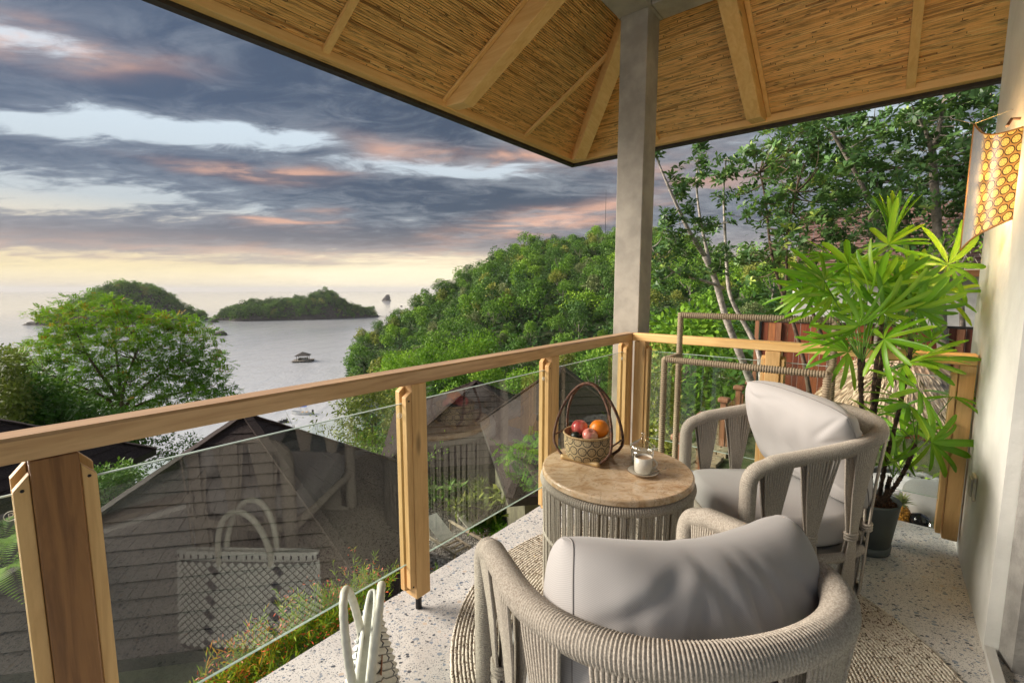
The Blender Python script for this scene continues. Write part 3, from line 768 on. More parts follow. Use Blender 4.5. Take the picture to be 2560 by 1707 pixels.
# ------------------------------------------------------------------ floating hut, motor boat, jet ski
thatch_dark = simple('dark_thatch', (.10, .085, .075), .95, .3, 3, .6, 8)
plank_grey = simple('weathered_plank', (.23, .20, .17), .85, .25, 2)
white_paint = simple('white_boat_paint', (.75, .75, .73), .35, .06, 2)
blue_cloth = simple('blue_canopy', (.02, .11, .55), .6, .1, 2); black_pl = simple('black_plastic', (.02, .02, .022), .4, .2, 4)
c = atz(758, 903, SEA); D = c[1]
hut = thing('floating_hut', 'small thatch roofed hut on a raft floating in the bay', 'hut', (c[0], c[1], SEA), .25)
for i in range(9):
    m = MB(); m.box((0, -3.2+i*.8, .45), (8.0, .72, .14)); m.build('deck_plank', plank_grey, hut, local=True)
m = MB()
for x in (-3.2, 0, 3.2): m.tube([(x, -3.4, .1), (x, 3.4, .1)], .42, 10)
m.build('float_drum', black_pl, hut, local=True)
for sx in (-1, 1):
    for sy in (-1, 1):
        m = MB(); m.box((sx*2.1, sy*2.0, 1.55), (.18, .18, 2.1)); m.build('post', plank_grey, hut, local=True)
m = MB(); m.add([(-3, -2.8, 2.55), (3, -2.8, 2.55), (3, 2.8, 2.55), (-3, 2.8, 2.55), (0, 0, 4.1), (0, 0, 2.4)], [(0, 1, 4), (1, 2, 4), (2, 3, 4), (3, 0, 4), (0, 5, 1), (1, 5, 2), (2, 5, 3), (3, 5, 0)]); m.build('thatched_roof', thatch_dark, hut, local=True)
m = MB(); m.box((0, 1.7, .98), (3.6, .25, .9)); m.box((-1.9, .6, .98), (.25, 2.2, .9)); m.box((.6, .2, .95), (1.6, 1.0, .7)); m.build('bench', stone_white, hut, local=True)
m = MB(); m.box((3.7, -.4, .5), (1.2, 1.6, .5)); m.build('side_step', bark_brown, hut, local=True)

c = atz(757, 1035, SEA)
boat = thing('motor_boat', 'white open motor boat with blue canopy moored in the bay', 'boat', (c[0], c[1], SEA), .12)
hull = MB(); secs = [(-2.2, .62, .55), (-1.2, .78, .58), (0, .82, .62), (1.2, .62, .70), (2.1, .25, .84), (2.6, .02, .92)]
V = []; 
for x, w, h in secs: V += [(-x, -w, h), (-x, -w*.75, -.1), (-x, 0, -.25), (-x, w*.75, -.1), (-x, w, h), (-x, w*.8, h-.03), (-x, 0, .16), (-x, -w*.8, h-.03)]
F = [(i*8+k, i*8+(k+1) % 8, (i+1)*8+(k+1) % 8, (i+1)*8+k) for i in range(5) for k in range(8)]+[tuple(range(8)), tuple(40+k for k in range(8))]
hull.add(V, F); hull.build('hull', white_paint, boat, local=True)
m = MB(); m.box((2.35, 0, .75), (.4, .35, .6)); m.box((2.5, 0, .2), (.15, .12, .9)); m.build('outboard_motor', black_pl, boat, local=True, bevel=.05)
for x in (-.1, .9): 
    m = MB(); m.box((x, 0, .5), (.3, 1.2, .08)); m.build('bench_seat', wood_u, boat, local=True)
m = MB(); m.box((.1, 0, 1.95), (1.7, 1.3, .06)); m.build('canopy', blue_cloth, boat, local=True, bevel=.02)
m = MB()
for x in (-.6, .8):
    for y in (-.6, .6): m.tube([(x, y, .55), (x, y, 1.93)], .025, 5)
m.build('canopy_frame', steel_black, boat, local=True)
c = atz(708, 1056, SEA)
js = thing('jet_ski', 'black jet ski floating just below the motor boat', 'jet ski', (c[0], c[1], SEA), .1)
V = []
for x, w, h in [(-1.2, .1, .45), (-.7, .42, .5), (.2, .5, .42), (1.2, .42, .38)]: V += [(x, -w, h*.6), (x, -w*.6, -.1), (x, w*.6, -.1), (x, w, h*.6), (x, w*.3, h), (x, -w*.3, h)]
m = MB(); m.add(V, [(i*6+k, i*6+(k+1) % 6, (i+1)*6+(k+1) % 6, (i+1)*6+k) for i in range(3) for k in range(6)]+[tuple(range(6)), tuple(18+k for k in range(6))]); m.build('hull', black_pl, js, local=True, bevel=.03)
m = MB(); m.box((.5, 0, .6), (1.0, .34, .28)); m.build('saddle', dark_frame, js, local=True, bevel=.06)
m = MB(); m.tube([(-.35, 0, .45), (-.2, 0, .85)], .07, 6); m.tube([(-.2, -.35, .88), (-.2, .35, .88)], .03, 6); m.build('handlebar', black_pl, js, local=True)

# ------------------------------------------------------------------ villas below
def villa(label, C, ea, w, d, eave_z, apex_h, courses=15, base=-7.3, skew=(0.5, 0.5), mat=shingle_m, over=.5, door=False):
    """C = eave corner nearest right/front, ea = direction of front eave going left (unit 2d), w along it, d away from the viewer"""
    C = np.array(C, float); ea = np.array(ea, float); en = np.array([-ea[1], ea[0]]);
    if en[1] < 0: en = -en
    q = [C, C+ea*w, C+ea*w+en*d, C+en*d]; ap = C+ea*w*skew[0]+en*d*skew[1]
    root = thing('villa', label, 'house', (float(ap[0]), float(ap[1]), base))
    A = np.r_[ap, eave_z+apex_h]
    for s in range(4):
        p0, p1 = np.r_[q[s], eave_z], np.r_[q[(s+1) % 4], eave_z]
        outn = np.cross(p1-p0, A-p0); outn /= np.linalg.norm(outn)
        if outn[2] < 0: outn = -outn
        for k in range(courses):
            a, b = k/courses, (k+1.06)/courses
            b = min(b, .9999)
            L0, L1 = p0+(A-p0)*a, p1+(A-p1)*a; H0, H1 = p0+(A-p0)*b, p1+(A-p1)*b
            th = .03
            nseg = max(1, int(np.linalg.norm(L1-L0)/.21)); V = []; F = []
            for i in range(nseg):
                ta, tb_ = (i+(.5*(k % 2) if 0 < i else 0)+.012)/nseg, (i+1+(.5*(k % 2) if i < nseg-1 else 0)-.012)/nseg
                tj = th*rng.uniform(.9, 1.15); jit = rng.uniform(-.003, .003); b_ = len(V)
                for t_ in (ta, tb_):
                    l = L0+(L1-L0)*t_; h = H0+(H1-H0)*t_; dn = nrm(l-h)
                    V += [l+outn*tj+dn*(.015+jit), l+dn*(.015+jit), h+outn*(.003+tj*.12)]
                F += [(b_, b_+3, b_+5, b_+2), (b_, b_+1, b_+4, b_+3), (b_, b_+2, b_+1), (b_+3, b_+4, b_+5)]
            m = MB(); m.add(V, F); m.build('shingle_course', mat, root)
    for s in range(4):
        p = np.r_[q[s], eave_z]; L = np.linalg.norm(A-p); n = int(L/.33); m = MB()
        for i in range(n):
            a, b = p+(A-p)*(i/n)+[0, 0, .05], p+(A-p)*((i+1)/n)+[0, 0, .05]
            m.bar(a-(b-a)*.08, b, .20, .05+.012*(i % 2), up=(0, 0, 1))
        m.build('hip_cap', mat, root)
    m = MB()
    for s in range(4): m.bar(np.r_[q[s], eave_z-.10], np.r_[q[(s+1) % 4], eave_z-.10], .05, .20)
    m.build('fascia', fascia_dark, root)
    ins = lambda t_: [C+ea*over+en*over, C+ea*(w-over)+en*over, C+ea*(w-over)+en*(d-over), C+ea*over+en*(d-over)]
    P = ins(0); m = MB()
    ceil = [np.r_[p, eave_z-.12] for p in P]; m.prism([np.r_[p, base-1] for p in P], (0, 0, eave_z-.12-base+1)); m.build('wall', olive_wall, root)
    m = MB(); m.prism([np.r_[p, eave_z-.08] for p in q], (0, 0, .02)); m.build('soffit', fascia_dark, root)
    m = MB(); m.add([np.r_[p, eave_z-.03] for p in q]+[A-[0, 0, .035]], [(0, 1, 4), (1, 2, 4), (2, 3, 4), (3, 0, 4)]); m.build('underlay', fascia_dark, root)
    return root, P
k6 = 6.0
Cc = (-.3555*k6, 1.2745*k6)
eA = -np.array([.983, .183])
v1, P1 = villa('dark shingled villa with hip roof right below the balcony railing', Cc, eA, 1.349*k6, 7.6, EYE-k6, .455*k6, 17, skew=(.5, .645), over=.45)
p0, p1 = P1[0], P1[1]; dd = (p1-p0)/np.linalg.norm(p1-p0)
m = MB(); cc = p0+dd*6.6; nn = np.array([dd[1], -dd[0]]); nn = nn if nn[1] < 0 else -nn
m.box(np.r_[cc+nn*.02, EYE-k6-1.4], (1.3, .1, 2.0), rz=math.atan2(dd[1], dd[0])); m.build('window', simple('window_dark', (.03, .03, .03), .15), v1)
m = MB()
for o_ in (-.68, 0, .68): m.box(np.r_[cc+dd*o_+nn*.08, EYE-k6-1.4], (.07, .1, 2.1), rz=math.atan2(dd[1], dd[0]))
m.build('window_frame', simple('brown_frame', (.2, .12, .07), .6), v1)
villa('villa with dark hip roof at the left edge below the big tree', (-13.5, 8.0), (-1, 0), 9.0, 8.75, EYE-6.0, 3.1, 14)
villa('farthest villa roof seen between the second and third railing posts', (3.2, 18.6), (-.985, -.17), 8.6, 8.8, EYE-7.0, 2.5, 14)
villa('nearer villa roof seen left and right of the third railing post', (5.65, 12.15), (-.985, -.17), 5.8, 7.0, EYE-5.3, 2.75, 14, skew=(.603, .5))


# ------------------------------------------------------------------ air over the bay
HAZE = True
if HAZE:
    hm = bpy.data.materials.new('sea_air'); hm.use_nodes = True; ht = NT(hm.node_tree); ht.n.clear()
    pv = ht.new('ShaderNodeVolumePrincipled'); pv.inputs['Color'].default_value = (.93, .93, .95, 1); pv.inputs['Density'].default_value = .00011; pv.inputs['Anisotropy'].default_value = 0.0
    ho = ht.new('ShaderNodeOutputMaterial'); ht.l.new(pv.outputs[0], ho.inputs['Volume'])
    m = MB(); m.box((0, 0, (SEA-8+70)/2), (30000, 30000, 70-(SEA-8))); hz = m.build('haze', hm, origin=(0, 0, 0), kind='stuff')
#PART3
# ------------------------------------------------------------------ balcony floor, wall, column, roof
VR, URr = -1.513, 3.29           # glass lines of the two railings (V = const, U = const)
m = MB(); m.prism([W(-1.6, -1.66, 0), W(3.56, -1.66, 0), W(3.56, .39, 0), W(2.44, .39, 0), W(2.44, 1.2, 0), W(-1.6, 1.2, 0)], (0, 0, -.30))
m.build('balcony_floor', terrazzo, kind='structure')
wall = thing('villa_wall', 'white plastered end wall at the right edge of the balcony', 'wall', W(3.0, .5, 0))
m = MB(); m.prism([W(2.442, .39, -.3), W(3.62, .39, -.3), W(3.62, .66, -.3), W(2.442, .66, -.3)], (0, 0, 5.2)); m.build('plaster_face', plaster, wall)
m = MB(); m.prism([W(2.36, .455, -.0), W(2.438, .43, 0), W(2.438, .66, 0), W(2.36, .66, 0)], (0, 0, 3.2)); m.build('reveal', grey_jamb, wall)
door = thing('sliding_door', 'dark framed glass sliding door at the lower right corner', 'door', W(2.0, .6, 0))
m = MB(); m.prism([W(2.27, .51, 0), W(2.355, .49, 0), W(2.355, .62, 0), W(2.27, .62, 0)], (0, 0, 2.6)); m.build('door_jamb', dark_frame, door)
m = MB(); m.prism([W(.2, .50, 0.0), W(2.268, .50, 0.0), W(2.268, .62, 0.0), W(.2, .62, 0.0)], (0, 0, .03)); m.build('sill_track', simple('sill_metal', (.30, .26, .21), .5, .1, 5), door)
m = MB(); m.prism([W(2.17, .54, .035), W(2.262, .54, .035), W(2.262, .60, .035), W(2.17, .60, .035)], (0, 0, 2.5)); m.build('door_stile', dark_frame, door)
m = MB(); m.prism([W(.3, .565, .04), W(2.165, .565, .04), W(2.165, .575, .04), W(.3, .575, .04)], (0, 0, 2.5)); m.build('glass', pane_m, door)
m = MB(); m.prism([W(.2, 1.9, -.01), W(2.4, 1.9, -.01), W(2.4, 2.0, -.01), W(.2, 2.0, -.01)], (0, 0, 3)); m.build('interior_wall', simple('beige_interior', (.34, .29, .23), .9), None, label='beige wall of the room behind the sliding door', cat='wall')
m = MB(); m.prism([W(.2, .39, .002), W(2.43, .39, .002), W(2.43, .42, .002), W(.2, .42, .002)], (0, 0, .028)); m.build('threshold', stone_white, door)

col = thing('column', 'grey painted square column at the outer corner of the balcony', 'column', W(3.52, -1.61, 0))
m = MB(); m.prism([W(3.41, -1.715, -.3), W(3.63, -1.715, -.3), W(3.63, -1.497, -.3), W(3.41, -1.497, -.3)], (0, 0, 3.76)); m.build('shaft', concrete, col, bevel=.006)
roof = thing('pavilion_roof', 'wooden hip roof with bamboo lined underside overhead', 'roof', W(3.5, -1.6, 3.0))
ZE = 3.0; UE, VE, SL = 5.02, -3.10, .54
SN = math.sqrt(1+SL*SL)
def zs(run): return ZE+SL*run
# ring beams on the column
m = MB(); m.prism([W(-2, -1.73, 3.45), W(3.408, -1.73, 3.45), W(3.408, -1.48, 3.45), W(-2, -1.48, 3.45)], (0, 0, .26)); m.build('ring_beam', concrete, roof, bevel=.006)
m = MB(); m.prism([W(3.39, -1.738, 3.455), W(3.645, -1.738, 3.455), W(3.645, -1.475, 3.455), W(3.39, -1.475, 3.455)], (0, 0, .262)); m.build('beam_corner', concrete, roof, bevel=.006)
m = MB(); m.prism([W(3.40, -1.47, 3.452), W(3.635, -1.47, 3.452), W(3.635, .8, 3.452), W(3.40, .8, 3.452)], (0, 0, .26)); m.build('ring_beam', concrete, roof, bevel=.006)
RUN = 4.0
def slats(plane):
    g = np.random.default_rng(11 if plane == 'L' else 12)
    Vs = []; va = []; pitch = .0165; rows = int(RUN*SN/pitch)
    e1 = D3U if plane == 'L' else D3V                      # along the eave
    inw = D3V if plane == 'L' else -D3U                    # horizontally inwards
    nrmv = np.array([inw[0]*SL, inw[1]*SL, -1.0])/SN       # pointing down/in below the plane
    sdir_ = np.array([inw[0], inw[1], SL])/SN
    for r in range(rows):
        run = (r+.5)*pitch/SN
        if plane == 'L': s0, s1 = -2.2, UE-run; org = lambda s: W(s, VE+run, zs(run))
        else: s0, s1 = VE+run, 1.4; org = lambda s: W(UE-run, s, zs(run))
        s = s0-g.uniform(0, .8)
        while s < s1:
            e = s+g.uniform(.45, 1.5); a, b = max(s, s0), min(e-.004, s1)
            if b-a > .02:
                w = pitch*g.uniform(.40, .47); dep = g.uniform(.007, .010); off = g.uniform(-.05, .05)*pitch; sk = g.uniform(-.05, .05)*pitch
                A_, B_ = org(a)+sdir_*(off-sk), org(b)+sdir_*(off+sk)
                for Q in (A_, B_):
                    Vs += [Q-sdir_*w+nrmv*.001, Q-sdir_*w*.5+nrmv*dep, Q+sdir_*w*.5+nrmv*dep, Q+sdir_*w+nrmv*.001]
                x = np.clip(g.normal(.55, .13)+(.0 if g.random() > .06 else -.45), 0, 1)
                va += [x]*8
            s = e
    Vs = np.array(Vs); n = len(Vs)//8; b0 = np.arange(n)[:, None]*8
    F = np.concatenate([b0+[0, 1, 5, 4], b0+[1, 2, 6, 5], b0+[2, 3, 7, 6]], 0)
    o = np_mesh('bamboo_slats', Vs-np.array(W(3.5, -1.6, 3.0)), F, bamboo_u if plane == 'L' else bamboo_v, np.array(va), roof, kind='stuff')
    return o
slats('L'); slats('R')
def corner_pts(dz):   # soffit backing planes, butted along the hip
    L = [W(-2.2, VE, ZE+dz), W(UE, VE, ZE+dz), W(UE-RUN, VE+RUN, zs(RUN)+dz), W(-2.2, VE+RUN, zs(RUN)+dz)]
    Rr = [W(UE, VE, ZE+dz), W(UE, 1.4, ZE+dz), W(UE-RUN, 1.4, zs(RUN)+dz), W(UE-RUN, VE+RUN, zs(RUN)+dz)]
    return L, Rr
for pts in corner_pts(.004):
    m = MB(); m.prism(pts, (0, 0, .10)); m.build('roof_deck', bamboo_back, roof)
# rafters: lower face parallel to the slope, bevelled end at the eave
def rafter(plane, s, w=.125, d=.16, end=.10, mat=None):
    m = MB(); top0, top1 = .03, RUN
    for sgn in (1,):
        P = lambda run, dz, ds: (W(s+ds, VE+run, zs(run)+dz) if plane == 'L' else W(UE-run, s+ds, zs(run)+dz))
        poly = [P(.05, -.012, -w/2), P(RUN, -.012, -w/2), P(RUN, -.012-d*SN, -w/2), P(end+.16, -.012-d*SN, -w/2), P(.05, -.012-.05, -w/2)]
        m.prism(poly, (W(w, 0) if plane == 'L' else W(0, w)))
    return m.build('rafter', mat or (wood_v if plane == 'L' else wood_u), roof, bevel=.004)
def batten(plane, s, w=.05, d=.028, r0=.03, r1=RUN):
    m = MB(); P = lambda run, dz, ds: (W(s+ds, VE+run, zs(run)+dz) if plane == 'L' else W(UE-run, s+ds, zs(run)+dz))
    m.prism([P(r0, -.013, -w/2), P(r1, -.013, -w/2), P(r1, -.013-d*SN, -w/2), P(r0, -.013-d*SN, -w/2)], (W(w, 0) if plane == 'L' else W(0, w)))
    return m.build('batten', wood_v if plane == 'L' else wood_u, roof, bevel=.002)
SR1, SR3, SB1, SB2, SBR = 2.90, -1.05, 1.75, 3.95, .03
rafter('L', SR1); rafter('R', SR3)
batten('L', SR1-.085, .035, .02); batten('R', SR3+.085, .035, .02)
batten('L', SB1); batten('R', SBR, .06); batten('L', SB2, .04, .028, .03, 1.02); batten('R', VE+UE-SB2+.0, .04, .028, .03, 1.02)
rafter('L', .55); 
# hip rafter
m = MB(); hp = lambda run, dz, ds: W(UE-run+ds*.707, VE+run+ds*.707, zs(run)+dz)
m.prism([hp(.05, -.0, -.065), hp(RUN, -.0, -.065), hp(RUN, -.20, -.065), hp(.22, -.20, -.065), hp(.06, -.07, -.065)], W(.13*.707, .13*.707))
m.build('hip_rafter', wood('hip_wood', 'U', TEAK1, TEAK2), roof, bevel=.004)
# eave boards and dark drip edge
m = MB(); m.prism([W(-2.2, VE-.02, ZE-.045), W(UE-.07, VE-.02, ZE-.045), W(UE-.07, VE+.055, ZE-.045), W(-2.2, VE+.055, ZE-.045)], (0, 0, .06)); m.build('eave_board', wood_u, roof, bevel=.003)
m = MB(); m.prism([W(UE-.055, VE-.02, ZE-.044), W(UE+.02, VE-.02, ZE-.044), W(UE+.02, 1.4, ZE-.044), W(UE-.055, 1.4, ZE-.044)], (0, 0, .06)); m.build('eave_board', wood_v, roof, bevel=.003)
m = MB(); m.prism([W(-2.2, VE-.085, ZE-.07), W(UE+.085, VE-.085, ZE-.07), W(UE+.085, VE-.022, ZE-.07), W(-2.2, VE-.022, ZE-.07)], (0, 0, .20)); m.build('drip_edge', fascia_dark, roof)
m = MB(); m.prism([W(UE+.022, VE-.021, ZE-.07), W(UE+.085, VE-.021, ZE-.07), W(UE+.085, 1.4, ZE-.07), W(UE+.022, 1.4, ZE-.07)], (0, 0, .20)); m.build('drip_edge', fascia_dark, roof)

# ------------------------------------------------------------------ railings
def post_uv(u, v, root, zb=.06, zt=1.016, s=.095, mat=None, name='post'):
    m = MB(); m.prism([W(u-s/2, v-s/2, zb), W(u+s/2, v-s/2, zb), W(u+s/2, v+s/2, zb), W(u-s/2, v+s/2, zb)], (0, 0, zt-zb)); return m.build(name, mat or wood_z, root, bevel=.004)
rl = thing('balcony_railing', 'long wood and glass railing on the sea side of the balcony', 'railing', W(1.6, VR, 0))
m = MB(); prof = [(-.042, 1.018), (.042, 1.018), (.042, 1.068), (.036, 1.076), (-.036, 1.076), (-.042, 1.068)]
m.prism([W(-1.5, VR+a, b) for a, b in prof], W(1.665, 0)); m.build('handrail', rail_u, rl)
m = MB(); m.prism([W(.165, VR+a, b) for a, b in prof], W(3.31-.165, 0)); m.build('handrail', rail_u, rl)
posts = [(.123, 'big'), (1.20, ''), (2.215, ''), (3.235, '')]
GZ0, GZ1 = .235, .935
for u, kd in posts:
    if kd: post_uv(u, VR, rl, .06, 1.016, .084, mat=dark_post)
    else: post_uv(u, VR, rl, .075, 1.016, .076)
    for sg in (-1, 1):
        if u > 1 and sg > 0: continue
        c_ = u+sg*((.042 if kd else .038)+.0145)
        for o_ in (-.021, .021):
            z0, z1 = (.10 if o_ < 0 else .125), (1.005 if o_ < 0 else .985); ui, uo = c_-sg*.0135, c_+sg*.0145; cz = .034 if kd else .02
            m = MB(); m.prism([W(ui, VR+o_-.0135, z0), W(uo, VR+o_-.0135, z0+cz*.5), W(uo, VR+o_-.0135, z1-cz), W(ui, VR+o_-.0135, z1)], W(0, .027)); m.build('glazing_batten', wood_z, rl, bevel=.002)
        m = MB(); 
        for zz_ in (.14, .95): m = MB(); m.tube([W(c_, VR+.034, zz_), W(c_, VR+.036, zz_)], .004, 6); m.build('screw', steel_black, rl)
    m = MB(); m.tube([W(u, VR, -.05), W(u, VR, .08)], .014, 8); m.build('steel_rod', steel_black, rl)
us = [-1.3]+[p[0] for p in posts]
for i in range(len(us)-1):
    a, b = us[i]+.040, us[i+1]-.045
    m = MB(); m.prism([W(a, VR-.004, GZ0), W(b, VR-.004, GZ0), W(b, VR+.004, GZ0), W(a, VR+.004, GZ0)], (0, 0, GZ1-GZ0)); gp = m.build('glass_pane', pane_m, rl)
    for z_ in (GZ0-.0035, GZ1+.0005): m = MB(); m.prism([W(a, VR-.004, z_), W(b, VR-.004, z_), W(b, VR+.004, z_), W(a, VR+.004, z_)], (0, 0, .003)); m.build('polished_edge', pane_edge, gp)
    # etched round maker's mark near the top corner
    mk = MB(); cu = b-.032
    mk.tube([W(cu+.011*math.cos(q), VR+.0048, GZ1-.045+.011*math.sin(q)) for q in np.linspace(0, 2*pi, 20, endpoint=False)], .0009, 4, closed=True)
    mk.tube([W(cu-.003, VR+.0048, GZ1-.052), W(cu-.003, VR+.0048, GZ1-.039), W(cu+.003, VR+.0048, GZ1-.0395), W(cu+.0045, VR+.0048, GZ1-.043), W(cu+.002, VR+.0048, GZ1-.046), W(cu-.003, VR+.0048, GZ1-.046)], .001, 4)
    mk.build('etched_mark', white_paint, gp)
rr = thing('balcony_railing', 'short wood and glass railing at the far end beside the palm', 'railing', W(URr, -.5, 0))
prof2 = [(URr+a, b) for a, b in prof]
m = MB(); m.prism([W(a, -1.47, b) for a, b in prof2], W(0, 1.85)); m.build('handrail', wood_v, rr, bevel=.006)
for v in (-1.41, -.53, .350):
    post_uv(URr, v, rr, .075, 1.016, .085 if v != .350 else .062)
    for sg in (-1, 1):
        if (v < -1 and sg < 0) or (v > 0 and sg > 0): continue
        c_ = v+sg*(.043+.012-(.008 if v > 0 else 0)); m = MB()
        for o_ in (-.021, .021): m.prism([W(URr+o_-.013, c_-.012, .10), W(URr+o_+.013, c_-.012, .10), W(URr+o_+.013, c_-.012, .985-.02*(o_ > 0)), W(URr+o_-.013, c_-.012, .985-.02*(o_ < 0))], W(0, .023))
        m.build('glazing_batten', wood_z, rr, bevel=.003)
for a, b in ((-1.36, -.58), (-.48, .30)):
    m = MB(); m.prism([W(URr-.004, a, .285), W(URr-.004, b, .285), W(URr+.004, b, .285), W(URr+.004, a, .285)], (0, 0, .66)); gp = m.build('glass_pane', pane_m, rr)
    for z_ in (.2815, .9455): m = MB(); m.prism([W(URr-.004, a, z_), W(URr-.004, b, z_), W(URr+.004, b, z_), W(URr+.004, a, z_)], (0, 0, .003)); m.build('polished_edge', pane_edge, gp)

# ------------------------------------------------------------------ rug
rc = np.array([.698, 1.709, 0]); rug = thing('round_rug', 'round braided cream and brown rug under the chairs', 'rug', rc)
mrug, t, bs, out = newmat('braided_fibre'); co = obj_co(t)
sx = t.new('ShaderNodeSeparateXYZ'); t.l.new(co, sx.inputs[0])
ang_ = t.math('ARCTAN2', sx.outputs[1], sx.outputs[0]); rd = t.math('SQRT', t.math('ADD', t.math('MULTIPLY', sx.outputs[0], sx.outputs[0]), t.math('MULTIPLY', sx.outputs[1], sx.outputs[1])))
pc = t.xyz(t.math('MULTIPLY', ang_, 14), t.math('MULTIPLY', rd, 70), 0)
n_a = t.noise(co, 120, 2, .5); n_b = t.noise(co, 60, 3, .7)
f_ = t.math('ADD', t.math('MULTIPLY', n_a, .6), t.math('MULTIPLY', n_b, .4))
t.put(bs.inputs['Base Color'], t.ramp(f_, [(.36, (.07, .05, .035)), (.415, (.24, .18, .13)), (.455, (.60, .54, .45)), (.7, (.74, .69, .60))]))
bs.inputs['Roughness'].default_value = .95; bump(t, bs, n_b, .6, .004)
rings, seg = 66, 420; V = []; F = []; g = np.random.default_rng(5)
thv = np.linspace(0, 2*pi, seg, endpoint=False)
for i in range(rings):
    r0 = .942*(i+.5)/rings; hw = .942/rings/2*.96
    for k, (dr, z) in enumerate([(-1, .003), (-.55, .0115), (.55, .0115), (1, .003)]):
        wob = .0016*np.sin(thv*round(r0*330)+i*1.7)
        V.append(np.c_[(r0+dr*hw)*np.cos(thv), (r0+dr*hw)*np.sin(thv), z+(wob if k in (1, 2) else 0)*(1 if k == 1 else -1)+np.zeros(seg)])
V = np.concatenate(V)
for i in range(rings):
    for k in range(3):
        a = (i*4+k)*seg; b = a+seg; j = np.arange(seg); F.append(np.c_[a+j, a+(j+1) % seg, b+(j+1) % seg, b+j])
np_mesh('braids', V, np.concatenate(F), mrug, None, rug, smooth=True, kind='stuff')

# ------------------------------------------------------------------ rope armchair
CW, LF, LB, ZF, ZB = .348, .30, .40, .655, .785
def plan(t_, sc=1.0):
    """t_ 0..1 along the horseshoe from right front (+x) to left front"""
    Ls = LF; arc = 1.17; tot = 2*Ls+arc; s = t_*tot
    if s < Ls: return np.array([CW*sc, LF-s])
    if s > Ls+arc: return np.array([-CW*sc, s-Ls-arc])
    a = (s-Ls)/arc*pi; ca, sa = math.cos(a), math.sin(a); e = .86
    return np.array([CW*sc*math.copysign(abs(ca)**e, ca), -LB*sc*sa**e])
def railz(y): return ZF+(ZB-ZF)*min(1, max(0, (LF-y)/(LF+LB)))
def arm_path():
    pts = []; rb = .075
    for z in np.linspace(.02, ZF-rb, 12): pts.append((CW, LF+.0, z))
    for a in np.linspace(0, pi/2, 9)[1:]: pts.append((CW, LF-rb*(1-math.cos(a)), ZF-rb+rb*math.sin(a)))
    t0 = rb/(2*LF+1.17)
    for t_ in np.linspace(t0, 1-t0, 90)[1:-1]:
        p = plan(t_); pts.append((p[0], p[1], railz(p[1])))
    L = [(-x, y, z) for x, y, z in pts[:20]][::-1]
    return np.array(pts+L)
def resample(P, step):
    d = np.r_[0, np.cumsum(np.linalg.norm(np.diff(P, axis=0), axis=1))]; n = max(4, int(d[-1]/step)); s = np.linspace(0, d[-1], n)
    return np.stack([np.interp(s, d, P[:, k]) for k in range(3)], 1)
def smooth_pts(P, it=3):
    P = P.copy()
    for _ in range(it): P[1:-1] = (P[:-2]+2*P[1:-1]+P[2:])/4
    return P
def wrapped(mb, P, r, wrap=.0072, rope_r=.0022, n=14, closed=False):
    Q = resample(P, wrap/4); k = np.arange(len(Q)) % 4
    rr_ = r+np.array([-.0022, .0006, .0016, .0006])[k]*(rope_r/.0022)+np.interp(np.arange(len(Q)), np.arange(0, len(Q)+60, 60), np.random.default_rng(len(Q)).normal(0, .0006, len(range(0, len(Q)+60, 60))))
    mb.tube(Q, rr_, n)
def strand(mb, pts, r=.0047, n=5): mb.tube(np.array(pts), r, n, caps=False)
